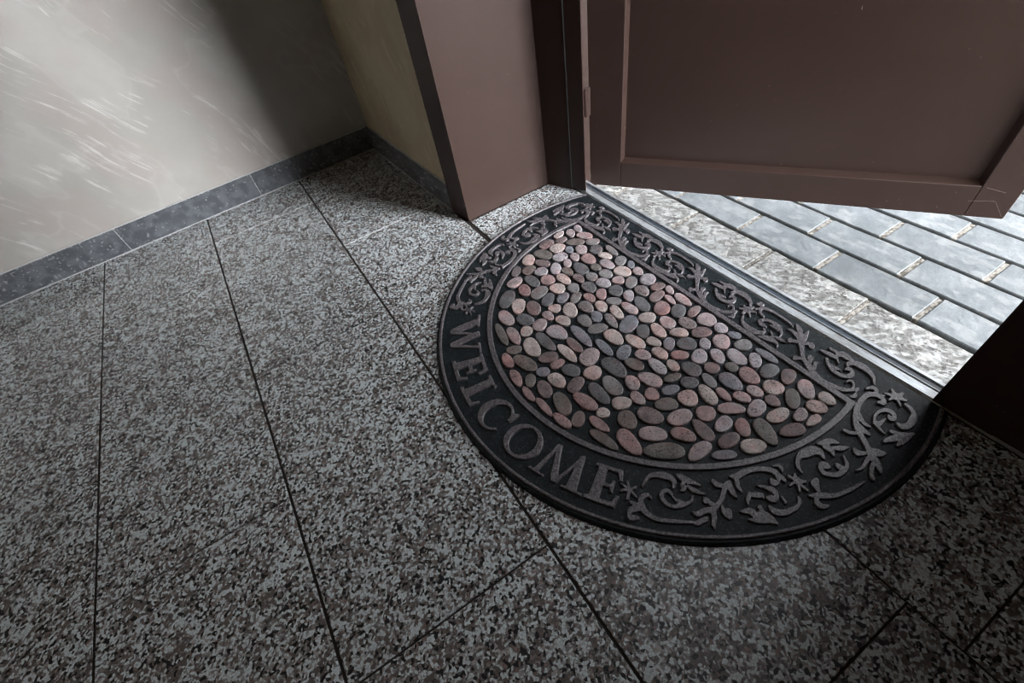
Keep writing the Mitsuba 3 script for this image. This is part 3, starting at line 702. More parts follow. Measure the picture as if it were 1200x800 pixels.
# scrolls, leaves and stars (tenths of a millimetre from the centre of the arc, each ring by its steps)
SCROLLS = """3264 966 25 83 18 25 26 8 23 -3 18 -8 24 -17 13 -19 17 -42 75 46 9 0 8 -10 2 -11 -8 -23 31 -15 22 -18 18 -22 15 -29 7 -27 -4 -23 -8 -14 -9 -6 -65 -22 -8 2 -10 12 -4 17 6 31 12 27 -20 4 -37 3 -52 -50 -8 -16 -5 -54 5 -73 5 -33 9 -45 21 -72 24 -59 8 -15 19 -4 92 -70 28 -16 22 -6 59 1 8 -4 9 -17 -2 -18 -37 -20 -23 -9 -34 0 -36 16 -26 17 -4 -1 -1 -3 29 -40 15 2 100 -23 86 -31 7 -17 -4 -12 -52 -19 -28 -3 -2 -5 141 -92 54 -41 5 1 18 35 24 17 99 35 10 -1 6 -6 7 -13 2 -15 -3 -32 -9 -36 -19 -29 -29 -11 -2 -4 62 -33 47 -33 25 -26 48 -68 3 -10 -1 -14 -5 -9 -7 -3 -78 38 -19 8 -4 -3 38 -82 13 -25 13 -15 42 -34 8 -9 5 -12 2 -18 -3 -12 -6 -8 -12 -2 -33 14 -24 15 -23 23 -26 43 -47 102 -5 24 2 22 -22 10 -3 -4 26 -126 3 -53 -7 -38 -13 -33 -21 -42 -5 -2 -6 2 -7 14 9 85 -1 28 -6 30 -33 108 -4 20 2 19 10 22 -23 15 -4 -1 3 -22 -3 -20 -38 -61 -20 -16 -12 -4 -23 3 -28 17 -29 26 -6 9 -4 16 5 19 9 5 40 1 11 2 55 45 12 4 1 5 -60 56 -161 101 -5 -3 2 -18 -6 -16 -44 -41 -21 -13 -22 -6 -48 -3 -8 2 -10 9 -7 21 1 10 6 10 63 23 30 25 24 28 -40 31 -43 43 -45 56 -39 58 -59 108 -21 47 -26 79 -15 58 -11 58 -5 43 -1 53 3 40 8 47 13 38 20 27 22 15 -1 27 -9 4 -12 2 -11 -3 -10 -9 -34 -55 -6 -4 -10 2 -10 10 -5 11
3725 -971 -13 49 0 27 11 28 11 11 10 4 14 1 10 -3 19 -14 12 -15 9 -21 23 -20 19 -21 40 -52 83 94 18 25 14 28 34 103 66 318 8 11 13 -3 7 -10 3 -14 -13 -164 -23 -136 -19 -80 -26 -79 -14 -33 -40 -64 -65 -84 16 -28 22 -4 29 7 10 7 35 40 8 2 8 -4 11 -17 2 -17 -14 -43 -12 -26 -16 -19 -21 -10 -26 -6 -27 1 -23 10 -11 7 -18 25 -13 27 -3 1 -49 -36 -12 1 -9 13 0 16 23 59 25 49 -74 14 -46 14 -18 15
3867 538 7 12 72 42 35 30 45 51 49 64 13 2 13 -10 7 -13 4 -20 -3 -23 3 -17 1 -76 -3 -100 -8 -41 -26 -74 -4 -6 -7 -2 -7 2 -8 9 -4 10 -1 74 -5 3 -87 -164 -8 -7 -6 -1 -17 7 -10 13 -7 16 -3 26 17 88 13 39 15 30 -4 2 -49 -12 -10 2 -14 16 -3 12
3735 1111 3 8 6 3 60 4 27 -5 24 -10 37 -24 56 -47 25 -29 21 -38 14 -33 12 -49 6 -49 0 -46 -5 -39 -11 -34 -16 -28 -14 -16 -25 -17 -30 -1 -57 19 -9 7 -7 16 0 14 5 8 34 13 14 7 8 9 6 13 8 34 -1 28 -25 97 -15 85 -18 18 -34 16 -22 9 -63 17 -11 15 -3 11
3620 -624 4 16 8 17 17 15 21 11 22 6 22 -1 43 -15 6 -7 2 -12 -11 -31 -11 -22 -15 -18 -17 -9 0 -5 22 -8 13 0 13 6 29 25 14 18 23 38 9 22 9 32 -3 3 -76 21 -8 9 -6 13 -3 14 2 13 4 10 8 6 69 17 10 0 3 4 -8 22 -10 18 -18 21 -75 63 -4 10 1 10 8 5 51 -22 31 -15 29 -19 22 -23 22 -34 13 -32 7 -25 8 -47 0 -41 -11 -65 -14 -31 -17 -27 -52 -56 -36 -28 -27 -11 -25 1 -25 8 -24 12 -16 11 -18 17 -19 27 -11 24
3631 824 22 25 18 11 25 10 26 2 25 -5 30 -19 25 -26 19 -28 17 -41 0 -16 -3 -21 -6 -11 -14 -16 -19 -12 -13 -3 -11 0 -22 11 -30 33 -8 18 0 15 6 10 32 0 12 4 0 5 -14 9 -30 3 -17 -3 -14 -7 -12 -11 -13 -17 -17 -40 -3 -22 0 -54 10 -41 27 -55 5 -2 17 30 24 117 6 6 9 -4 8 -15 21 -108 0 -52 -3 -17 105 -49 7 -13 0 -7 -4 -5 -31 -1 -42 5 -45 14 -45 18 -29 0 -15 13 -7 17 -1 13 -47 71 -13 35 -8 44 0 71 5 35 10 32
3620 -1673 2 11 5 6 52 18 49 28 25 25 8 17 50 153 3 34 -3 19 -9 29 -18 22 -27 23 -5 10 0 11 5 9 8 2 48 -14 23 -18 18 -28 12 -37 9 -58 -1 -35 -9 -66 -13 -56 -23 -61 -18 -29 -19 -23 -17 -15 -25 -16 -27 -8 -33 3 -28 10 -35 18
3461 -2023 6 57 6 27 10 24 13 23 16 19 21 14 32 7 34 -1 4 1 6 10 -1 4 -47 29 -13 19 -3 17 1 16 6 13 9 8 7 2 12 -1 65 -38 16 12 27 13 21 4 31 2 52 -5 56 -18 6 -4 3 -10 -3 -9 -45 -43 -36 -22 -2 -24 -7 -15 -52 -66 -19 -19 -25 -19 -57 -32 -7 -1 -6 3 -5 9 -1 13 25 48 -1 4 -3 1 -45 -8 -41 -35 -55 -39 -7 2
3491 -1126 2 18 7 7 59 20 -1 4 -28 20 -5 8 -4 18 7 15 6 2 7 -1 45 -29 20 9 12 0 13 -5 44 45 8 3 12 -3 8 -8 5 -10 2 -18 -5 -14 -28 -27 0 -5 110 -7 10 -7 5 -15 -4 -13 -7 -5 -97 -7 1 -4 53 -53 3 -18 -3 -7 -7 -4 -9 2 -86 71 -11 -4 -9 -78 -6 -11 -7 -3 -15 5 -9 18 5 83 -3 5 -81 -18 -13 9
3471 1076 6 12 70 49 -50 42 -6 8 -6 21 4 17 5 4 7 0 69 -37 12 10 16 5 15 56 11 11 17 -4 10 -9 8 -15 6 -25 -6 -39 66 12 14 -10 8 -15 2 -18 -7 -15 -66 -26 -2 -3 69 -72 5 -21 -1 -8 -6 -5 -8 2 -87 60 -10 -7 -16 -3 -19 -64 -5 -6 -10 -1 -12 9 -9 21 5 58 -80 -26 -8 4 -6 7
3634 -1436 3 9 8 4 85 -11 7 -5 7 -12 2 -20 -9 -12 -12 -1 -82 30 -6 7
3424 -419 -6 10 -2 13 14 95 8 30 19 42 11 17 19 20 21 15 18 8 23 5 38 6 9 -3 5 -6 5 -13 -1 -15 -42 -48 -10 -15 -4 -13 -6 -32 27 0 2 3 2 18 44 77 17 24 23 23 49 35 5 1 6 -3 5 -16 -8 -51 -7 -31 -14 -34 -29 -31 -41 -25 20 -19 37 -53 4 -13 -4 -13 -7 -2 -55 12 -94 -11 -14 6 -18 19 -55 -36 -6 0
3353 -1557 2 6 47 60 56 57 22 17 18 9 25 4 33 -4 23 -9 21 -14 19 -20 19 -26 14 -27 7 -32 -4 -23 -5 -13 -8 -12 -12 -12 -22 -15 -15 -7 -19 -4 -23 2 -15 6 -6 6 -3 10 4 40 9 21 10 14 29 16 -5 8 -6 3 -14 2 -29 -3 -33 -10 -65 -29 -63 -34 -8 4
3370 -582 14 41 13 26 21 33 24 24 27 15 28 6 21 0 34 -7 31 -22 49 -52 5 -13 1 -10 -2 -9 -7 -7 -8 -1 -48 16 -10 0 -10 -5 -22 -20 -11 -22 -12 -58 -13 -42 -18 -33 -21 -29 2 -28 4 -23 13 -34 12 -17 28 -30 16 -13 59 -35 4 -9 -4 -9 -63 -1 -27 7 -24 14 -22 20 -22 25 -20 28 -31 62 -22 68 -4 39 1 39
3047 -1735 21 93 16 101 25 83 24 49 46 77 29 43 33 39 40 41 18 14 24 13 25 9 24 3 18 -1 19 -7 76 3 27 -4 21 -13 14 -22 5 -18 -3 -9 -5 -2 -55 2 -4 -3 27 -52 6 -25 0 -19 -4 -22 -10 -20 -9 -13 -18 -11 -16 -3 -28 10 -20 18 -23 31 -4 11 2 11 6 6 45 18 19 4 2 5 -22 18 -28 13 -24 3 -17 -3 -29 -13 -15 -10 -50 -47 -44 -60 -31 -67 -17 -71 -8 -75 -11 -69 70 -62 20 -11 57 -25 5 -10 -2 -9 -37 -11 -23 -4 -32 4 -36 20 -62 54 -61 -26 -11 6
3348 -1716 4 10 7 5 8 -2 9 -6 3 1 27 57 16 24 17 17 19 12 19 5 15 0 9 -3 17 -11 21 -31 1 -7 -4 -5 -26 -1 -29 -50 -55 -55 23 -36 27 -61 1 -14 -7 -10 -11 0 -26 17 -22 16 -21 22 -19 34
2945 -1964 3 11 9 9 68 16 62 40 -14 57 4 13 9 7 -2 11 2 12 10 9 10 -2 110 -50 115 -67 3 -8 -3 -6 -52 -17 -25 -3 -37 5 -22 10 -24 16 -5 -3 73 -134 13 -32 15 -72 5 0 6 14 9 4 42 -22 8 24 14 19 10 6 21 5 11 -1 21 -11 43 -38 10 -13 7 -16 1 -18 -4 -16 -9 -12 -12 -7 -57 -9 -11 1 -21 10 -12 -3 -11 3 -65 71 -3 0 -3 -3 23 -106 49 -38 20 -20 16 -25 32 -60 37 -44 2 -7 -3 -6 -26 -2 -19 1 -20 8 -23 22 -37 54 -39 26 -13 -1 -28 -52 -11 -71 -16 -35 -11 -9 -24 -12 -26 -2 -34 2 -6 3 -3 7 1 7 32 44 6 13 9 70 8 33 10 24 40 71 -4 3 -50 -20 -8 -15 -9 -10 -12 -5 -13 -1 -13 4 -12 8 -9 11 -8 16 -9 1 -7 4 -5 9 0 9 4 7 19 14 11 15 11 6 21 2 19 -9 46 15 19 10 -7 43 -12 50 -9 21 -61 117 -5 -1 -29 -38 -17 -12 -12 -6 -25 -3 -28 5 -37 12 -14 16
3285 -1155 14 61 14 21 22 10 38 1 23 -7 18 -15 21 -38 -1 -13 -8 -7 -35 16 -28 2 -21 -4 -7 -7 -22 -41 -7 -4 -7 1 -8 6
2517 -3081 3 10 5 8 82 54 -20 17 -21 25 -18 44 -6 28 0 27 8 31 12 19 14 14 21 11 23 1 47 -11 10 -9 1 -13 -6 -10 -42 -8 -5 -4 -4 -18 0 -47 3 -14 11 -7 90 -36 28 -4 23 1 39 8 70 24 23 14 44 39 111 120 141 168 17 6 7 43 29 124 9 13 19 7 14 -3 13 -10 12 -22 1 -18 -20 -98 -9 -33 -10 -18 -21 -17 -12 -2 -16 1 -4 -9 -104 -146 -46 -56 -92 -105 -51 -47 -24 -17 -54 -27 -47 -17 -51 -11 -58 2 0 -23 -35 -78 2 -21 10 -1 11 7 39 44 11 6 18 0 11 -7 8 -11 4 -13 -2 -20 -17 -34 -15 -27 -18 -18 -13 -8 -29 -2 -27 10 -18 13 -40 35 -18 30 -6 36 4 18 13 31 -3 1 -48 -17 -9 0 -9 3 -7 6
2406 1126 3 8 39 27 35 18 46 18 29 6 22 0 33 -5 4 2 -7 29 -106 2 -16 6 -14 14 -7 17 0 15 7 6 78 6 41 7 27 11 12 23 21 16 28 7 32 1 46 -4 69 -17 14 -10 12 -20 21 14 49 21 46 13 35 4 36 -3 26 -7 36 -16 49 -27 48 -32 25 -20 22 -24 22 -32 46 -82 4 -16 -2 -9 -5 -6 -11 0 -10 4 -73 91 -25 16 -54 18 -40 7 -49 3 -113 -11 -21 -4 -11 -6 -10 -11 -17 -42 7 -14 4 -1 11 6 20 3 24 -3 24 -10 27 -19 23 -28 18 -35 9 -30 3 -38 -7 -26 -24 -37 -35 -31 -19 -14 -22 -11 -28 -9 -62 -5 -67 9 -35 12 -60 34 -53 41 -29 28 -37 42 -8 15 -3 14 2 13 7 8 11 2 14 -3 13 -9 55 -55 26 -19 11 6 67 15 75 8 7 -2 14 -14 2 -10 -1 -7 -27 -21 -30 -17 -1 -3 3 -3 44 -3 22 2 23 6 36 21 12 12 12 29 3 33 -1 26 -10 3 -14 -3 -32 -30 -17 4 -12 12 -7 20 7 40 -25 25 -23 17 -17 32 -2 18 7 13 7 35 -2 3 -4 0 -18 -14 -27 -7 -59 0 -9 -6 -23 -30 79 -94 5 -13 -2 -7 -4 -3 -12 3 -62 48 -12 -5 -69 -16 -97 -11 -80 8 -13 11
1796 1142 3 7 28 23 19 11 25 8 29 0 32 -7 40 -13 4 2 -2 4 -59 39 -54 56 -39 47 -5 19 5 12 7 2 33 -2 32 -6 34 -15 43 -34 82 -91 3 4 -10 25 -7 37 -1 36 3 45 3 6 7 1 12 -11 74 -151 15 -47 5 -51 5 0 42 47 10 2 11 -1 9 17 16 10 15 0 15 -6 21 -17 13 -17 13 -27 5 -28 -3 -25 -11 -17 -17 -7 -20 3 -21 14 -21 24 -41 -34 -1 -4 88 -123 32 -39 37 -38 49 -38 39 -19 5 2 -6 15 -27 9 -13 12 -12 15 -9 18 -6 20 0 30 8 17 10 9 13 2 17 -4 8 7 8 0 10 -7 8 -13 3 -12 -2 -12 10 -26 4 -23 50 -84 21 -9 4 3 -15 37 -15 15 -8 15 -4 15 0 15 9 14 33 27 7 1 10 -8 4 -10 -2 -42 50 -91 9 -25 99 -45 29 -8 53 -5 56 4 27 5 162 48 18 9 20 15 49 50 -3 45 -3 15 -17 28 -19 17 -9 1 -10 -5 -19 -15 -4 -12 -1 -22 -4 -7 -5 -1 -7 3 -9 13 -8 44 5 25 11 14 16 12 18 7 18 -1 26 -13 20 -19 16 -19 18 -31 9 -32 9 5 -1 31 4 10 6 7 8 3 9 -1 12 -8 9 -9 9 -16 5 -18 0 -17 -5 -16 41 -62 9 -20 5 -22 -3 -24 -8 -14 -18 -7 -30 -28 -12 0 -9 9 -5 10 -2 14 13 44 -3 19 1 20 9 20 -5 9 -11 11 -24 -44 -26 -36 -33 -40 -24 -21 -26 -13 -24 -8 -108 -32 -59 -14 -64 -8 -57 -1 -64 8 -55 14 -64 23 -81 39 -57 31 -71 49 -49 -50 -2 -22 -8 -17 -13 -9 -17 1 -22 12 -19 24 -11 30 0 28 5 13 9 9 16 4 20 -5 35 26 1 4 -94 95 -107 118 -5 1 -83 -70 -6 -13 -8 -8 -15 -4 -17 5 -22 18 -16 26 -7 29 4 24 8 10 13 6 13 -1 18 -7 63 36 1 6 -72 37 -72 28 -44 10 -64 4 -10 9
2595 -2295 2 6 39 40 40 27 65 25 171 56 8 -1 7 -7 4 -12 -3 -9 -81 -64 -45 -48 -23 -16 0 -5 26 -10 2 3 -2 15 4 8 77 38 161 59 7 -1 4 -6 -2 -8 -44 -51 -34 -29 -41 -26 -25 -10 -29 -3 -57 5 0 -5 12 -9 17 -18 6 -13 1 -15 -3 -18 -5 -11 -11 -12 -21 -15 -8 1 -7 7 -3 32 -52 31 -10 10 -6 13 -2 25 -50 -5 -28 3 -54 13 -5 4
2661 -2587 8 19 14 20 16 11 17 7 26 1 49 -9 6 -3 4 -7 0 -8 -3 -7 -46 -17 -20 -13 -8 -11 -2 -26 7 -17 18 -15 14 -7 33 -9 36 1 35 11 20 10 15 11 11 12 5 15 3 32 -45 -5 -58 6 -10 8 0 13 7 6 67 16 41 34 11 3 14 -2 21 26 10 24 3 46 -2 10 -23 38 0 12 6 10 9 4 10 -4 36 -36 12 -25 4 -24 0 -27 -8 -68 -9 -36 -19 -50 -27 -50 -17 -22 -40 -33 -46 -22 -47 -8 -47 4 -45 15 -22 14 -18 16 -17 27 -9 32 -2 25
2380 -2605 5 33 12 32 39 76 13 21 21 27 17 17 29 20 54 24 22 5 28 3 28 -3 25 -8 27 -16 16 -21 28 -66 1 -15 -8 -12 -11 -4 -13 4 -26 38 -16 17 -19 2 -15 -2 -26 -12 -55 -50 -58 -41 -25 -30 -19 -40 -7 -38 7 -68 24 -78 -1 -11 -7 -7 -13 -1 -9 7 -32 55 -10 22 -19 60 -6 27
2244 -3007 2 6 5 4 95 32 -2 4 -66 35 -6 14 5 11 6 3 8 0 81 -38 16 9 11 59 6 8 12 4 9 -1 9 -5 9 -18 -1 -10 -17 -52 5 -9 110 -3 8 -4 6 -11 -3 -11 -7 -5 -107 -5 1 -4 55 -68 5 -11 2 -11 -6 -16 -8 -7 -10 -3 -15 4 -9 8 -51 86 -6 -1 -42 -76 -6 -5 -8 -3 -12 3 -7 6 -4 9 -1 12 38 62 -1 4 -97 -19 -8 3
1360 971 2 11 19 36 15 26 16 19 39 30 49 21 53 14 34 4 28 0 34 -6 60 -22 30 -18 27 -23 40 -46 17 -27 13 -29 16 -69 16 1 34 -3 82 -19 7 -7 2 -8 -2 -5 -64 -32 -29 -10 -30 -4 -24 0 -40 4 -13 7 -4 -3 13 -19 40 -6 43 -13 22 -11 23 -17 15 -15 12 -23 6 -23 1 -31 -7 -4 -10 5 -22 40 -16 9 -23 2 -18 -6 -69 -35 -65 -21 -116 -23 -8 2 -6 7 -3 9 1 8 37 64 16 20 40 37 47 24 -12 20 -12 12 -54 44 -8 18 4 15 5 3 10 -1 57 -32 21 -16 28 -31 4 3 -3 16 3 12 44 27 -18 45 -18 32 -40 36 -4 -2 -2 -20 -11 -9 -153 12 -9 4 -8 9 -4 12 1 9 4 5 41 25 0 6 -24 1 -50 -4 -45 -14 -34 -21 -13 -17 -13 -29 121 -21 10 -7 7 -8 5 -19 -1 -7 -5 -5 -69 -29 -22 -4 -31 5 -24 14 -21 20 -30 34 -6 15
1063 1281 4 13 21 17 -1 24 5 18 9 9 16 3 14 -3 16 -9 19 9 15 -7 11 -22 2 -41 14 -8 42 26 30 12 57 13 70 5 34 0 106 -7 71 -2 68 -8 40 -11 92 -39 10 -10 3 -14 -2 -7 -6 -3 -85 17 -67 8 -210 9 -60 -5 -83 -23 -45 -23 -22 -15 -1 -4 14 -29 10 -13 13 -10 24 -10 51 -18 13 -11 8 -16 2 -12 -4 -13 -11 -4 -50 8 -29 7 -31 17 -18 15 -34 50 -4 -2 -29 -53 -9 -4 -12 5 -13 16 -4 19 35 76 6 18 -1 4 -4 2 -26 -7 -56 4 -17 13 -7 11
171 1126 3 8 39 27 35 18 46 18 29 6 23 0 33 -5 3 2 -7 29 -106 2 -16 6 -13 14 -8 17 1 15 9 7 75 5 42 7 26 11 12 23 21 16 28 7 32 1 46 -4 69 -17 15 -10 11 -20 41 23 52 19 48 9 46 -2 26 -7 37 -16 77 -45 26 -19 41 -40 22 -31 37 -66 5 2 3 27 7 11 13 1 14 -9 9 -10 6 -18 0 -67 86 21 11 -3 8 -8 4 -14 -2 -8 -79 -51 3 -12 63 -59 6 -14 -3 -13 -6 -4 -10 2 -65 42 -14 -7 -17 -2 -11 -60 4 -4 7 4 7 0 11 -7 51 -78 17 -18 16 -13 44 -23 38 -10 96 5 107 12 29 7 15 9 23 21 6 10 4 17 -1 7 -33 15 -11 11 -4 19 4 6 5 2 47 -11 24 -18 14 -22 8 -23 4 -30 -2 -24 -7 -22 -14 -22 -51 -58 -22 -17 -26 -13 -20 -5 -58 -2 -87 14 -35 11 -26 12 -33 20 -55 45 -30 34 -19 28 -19 36 -26 62 -4 1 -9 -7 -8 0 -9 4 -12 12 -7 21 2 59 -4 1 -77 -33 -14 3 -10 11 -6 14 3 14 67 49 -2 3 -47 19 -9 7 -13 20 -2 10 2 10 5 5 8 2 71 -20 20 23 -33 46 -34 40 -25 16 -54 18 -64 9 -46 0 -112 -14 -12 -6 -9 -10 -17 -44 7 -13 3 -1 12 6 19 3 24 -3 24 -10 27 -19 23 -27 14 -27 14 -39 2 -29 -4 -27 -11 -24 -30 -35 -40 -31 -21 -11 -29 -9 -27 -4 -35 -1 -66 9 -36 12 -34 18 -49 32 -30 25 -61 63 -9 14 -6 15 0 14 5 11 14 5 14 -3 13 -9 55 -55 26 -19 11 6 67 15 75 8 7 -2 14 -14 3 -10 -2 -7 -27 -21 -29 -17 -2 -3 3 -3 45 -3 21 2 23 6 36 21 12 12 12 29 4 33 -2 26 -10 3 -14 -3 -32 -30 -17 4 -11 12 -8 20 8 40 -26 25 -22 17 -18 32 -2 18 8 13 6 35 -2 3 -4 0 -18 -14 -27 -7 -59 0 -9 -6 -23 -30 79 -94 5 -13 -2 -7 -4 -3 -12 3 -62 48 -11 -5 -70 -16 -96 -11 -80 8 -14 11
-439 1142 3 7 28 23 19 11 25 8 29 0 33 -7 39 -13 4 2 -1 4 -60 39 -54 56 -39 47 -5 19 6 12 6 2 34 -2 31 -6 34 -15 43 -34 82 -91 3 4 -10 25 -7 37 -1 36 3 45 4 6 6 1 12 -11 74 -151 15 -47 5 -51 5 0 42 47 10 2 11 -1 9 17 16 10 15 0 16 -6 20 -17 13 -17 13 -27 5 -28 -3 -25 -11 -17 -16 -7 -21 3 -21 14 -21 24 -41 -34 -1 -4 89 -123 31 -39 37 -38 49 -38 40 -19 4 2 -6 15 -26 9 -14 12 -12 15 -9 18 -6 20 0 30 8 17 11 9 12 2 17 -4 8 7 8 0 11 -7 8 -13 2 -12 -1 -12 10 -26 3 -23 50 -84 21 -9 4 3 -15 37 -15 15 -8 15 -4 15 1 15 9 14 32 27 7 1 10 -8 5 -10 -3 -42 50 -91 9 -25 100 -45 28 -8 53 -5 56 4 27 5 163 48 17 9 20 15 49 50 -2 45 -4 15 -17 28 -19 17 -9 1 -10 -5 -18 -15 -4 -12 -2 -22 -4 -7 -5 -1 -7 3 -9 13 -8 44 5 25 11 14 16 12 18 7 18 -1 26 -13 20 -19 16 -19 18 -31 9 -32 9 5 -1 31 4 10 6 7 8 3 10 -1 12 -8 8 -9 9 -16 5 -18 0 -17 -4 -16 40 -62 9 -20 5 -22 -3 -24 -8 -14 -18 -7 -30 -28 -12 0 -9 9 -5 10 -2 14 13 44 -3 19 1 20 9 20 -4 9 -11 11 -25 -44 -26 -36 -33 -40 -24 -21 -26 -13 -23 -8 -109 -32 -59 -14 -64 -8 -57 -1 -63 8 -56 14 -63 23 -82 39 -56 31 -72 49 -49 -50 -2 -22 -7 -17 -13 -9 -18 1 -22 12 -19 24 -11 30 0 28 5 13 9 9 16 4 20 -5 35 26 1 4 -94 95 -107 118 -5 1 -83 -70 -5 -13 -9 -8 -14 -4 -18 5 -22 18 -16 26 -7 29 5 24 7 10 14 6 12 -1 18 -7 64 36 0 6 -71 37 -73 28 -44 10 -64 4 -9 9
-875 971 2 11 19 36 15 26 16 19 40 30 48 21 54 14 33 4 28 0 34 -6 60 -22 30 -18 28 -23 40 -46 17 -27 12 -29 17 -69 16 1 33 -3 82 -19 8 -7 2 -8 -3 -5 -64 -32 -29 -10 -29 -4 -25 0 -40 4 -13 7 -4 -3 13 -19 41 -6 42 -13 23 -11 22 -17 15 -15 12 -23 6 -23 1 -31 -7 -4 -10 5 -22 40 -16 9 -23 2 -17 -6 -70 -35 -65 -21 -116 -23 -8 2 -6 7 -3 9 1 8 37 64 16 20 40 37 48 24 -12 20 -13 12 -54 44 -8 18 4 15 5 3 10 -1 57 -32 21 -16 28 -31 4 3 -3 16 4 12 44 27 -19 45 -18 32 -39 36 -5 -2 -2 -20 -11 -9 -152 12 -10 4 -8 9 -4 12 1 9 4 5 41 25 0 6 -23 1 -51 -4 -45 -14 -34 -21 -13 -17 -13 -29 121 -21 11 -7 6 -8 5 -19 -1 -7 -5 -5 -69 -29 -22 -4 -31 5 -23 14 -22 20 -30 34 -5 15
-1172 1281 4 13 22 17 -2 24 5 18 10 9 15 3 15 -3 15 -9 19 9 15 -7 12 -22 1 -41 14 -8 42 26 30 12 58 13 69 5 34 0 106 -7 71 -2 69 -8 39 -11 92 -39 10 -10 4 -14 -3 -7 -6 -3 -85 17 -67 8 -210 9 -60 -5 -83 -23 -45 -23 -22 -15 -1 -4 14 -29 10 -13 13 -10 24 -10 51 -18 13 -11 9 -16 1 -12 -4 -13 -10 -4 -51 8 -29 7 -31 17 -18 15 -34 50 -4 -2 -29 -53 -9 -4 -12 5 -13 16 -3 19 34 76 6 18 -1 4 -4 2 -25 -7 -57 4 -17 13 -7 11
-2064 1126 3 8 39 27 35 18 47 18 28 6 23 0 33 -5 3 2 -7 29 -106 2 -15 6 -14 14 -8 17 1 15 9 7 75 5 42 7 27 11 11 23 21 16 29 7 31 1 46 -4 70 -17 14 -10 12 -20 40 23 52 19 48 9 46 -2 26 -7 37 -16 78 -45 26 -19 40 -40 22 -31 37 -66 5 2 4 27 6 11 13 1 14 -9 9 -10 7 -18 0 -67 86 21 10 -3 8 -8 5 -14 -3 -8 -79 -51 3 -12 64 -59 5 -14 -3 -13 -6 -4 -10 2 -65 42 -14 -7 -17 -2 -11 -60 4 -4 7 4 7 0 11 -7 51 -78 17 -18 16 -13 44 -23 38 -10 97 5 106 12 30 7 14 9 23 21 6 10 4 17 -1 7 -33 15 -11 11 -4 19 4 6 6 2 46 -11 24 -18 14 -22 8 -23 4 -30 -1 -24 -8 -22 -14 -22 -51 -58 -21 -17 -26 -13 -21 -5 -58 -2 -87 14 -35 11 -26 12 -33 20 -55 45 -30 34 -18 28 -19 36 -27 62 -4 1 -9 -7 -8 0 -9 4 -12 12 -7 21 2 59 -3 1 -77 -33 -15 3 -10 11 -5 14 2 14 67 49 -2 3 -46 19 -10 7 -13 20 -1 10 2 10 5 5 7 2 72 -20 19 23 -33 46 -34 40 -25 16 -53 18 -65 9 -45 0 -113 -14 -12 -6 -9 -10 -17 -44 7 -13 4 -1 11 6 19 3 24 -3 24 -10 27 -19 23 -27 15 -27 13 -39 3 -29 -5 -27 -11 -24 -30 -35 -39 -31 -22 -11 -29 -9 -26 -4 -36 -1 -66 9 -35 12 -34 18 -50 32 -30 25 -60 63 -10 14 -6 15 0 14 5 11 14 5 14 -3 13 -9 55 -55 27 -19 10 6 67 15 75 8 7 -2 14 -14 3 -10 -1 -7 -27 -21 -30 -17 -2 -3 3 -3 45 -3 21 2 23 6 36 21 13 12 11 29 4 33 -1 26 -11 3 -14 -3 -32 -30 -16 4 -12 12 -7 20 7 40 -26 25 -22 17 -18 32 -2 18 8 13 6 35 -2 3 -3 0 -18 -14 -27 -7 -60 0 -9 -6 -23 -30 80 -94 4 -13 -2 -7 -4 -3 -11 3 -63 48 -11 -5 -70 -16 -96 -11 -80 8 -14 11
-2674 1142 3 7 28 23 19 11 25 8 30 0 32 -7 39 -13 4 2 -1 4 -59 39 -55 56 -39 47 -5 19 6 12 7 2 33 -2 31 -6 35 -15 42 -34 82 -91 3 4 -10 25 -7 37 -1 36 3 45 4 6 7 1 11 -11 74 -151 15 -47 5 -51 5 0 43 47 9 2 11 -1 10 17 15 10 15 0 16 -6 20 -17 13 -17 13 -27 5 -28 -3 -25 -11 -17 -16 -7 -21 3 -20 14 -22 24 -41 -34 -1 -4 89 -123 32 -39 36 -38 50 -38 39 -19 4 2 -6 15 -26 9 -14 12 -12 15 -9 18 -6 20 0 30 8 17 11 9 13 2 16 -4 8 7 8 0 11 -7 8 -13 2 -12 -1 -12 10 -26 3 -23 50 -84 22 -9 4 3 -15 37 -16 15 -8 15 -4 15 1 15 9 14 33 27 7 1 9 -8 5 -10 -2 -42 49 -91 9 -25 100 -45 28 -8 53 -5 56 4 28 5 162 48 17 9 20 15 50 50 -3 45 -4 15 -17 28 -19 17 -8 1 -11 -5 -18 -15 -4 -12 -2 -22 -4 -7 -5 -1 -7 3 -8 13 -9 44 5 25 11 14 16 12 18 7 18 -1 27 -13 20 -19 15 -19 18 -31 10 -32 8 5 -1 31 4 10 6 7 8 3 10 -1 12 -8 8 -9 9 -16 5 -18 0 -17 -4 -16 40 -62 10 -20 4 -22 -3 -24 -8 -14 -18 -7 -30 -28 -11 0 -10 9 -4 10 -2 14 12 44 -3 19 1 20 9 20 -4 9 -11 11 -25 -44 -25 -36 -34 -40 -24 -21 -26 -13 -23 -8 -108 -32 -60 -14 -64 -8 -57 -1 -63 8 -56 14 -63 23 -82 39 -56 31 -71 49 -50 -50 -1 -22 -8 -17 -13 -9 -17 1 -23 12 -19 24 -10 30 -1 28 6 13 8 9 16 4 20 -5 36 26 0 4 -94 95 -107 118 -5 1 -83 -70 -5 -13 -8 -8 -15 -4 -18 5 -21 18 -16 26 -7 29 4 24 7 10 14 6 13 -1 17 -7 64 36 0 6 -71 37 -73 28 -43 10 -65 4 -9 9
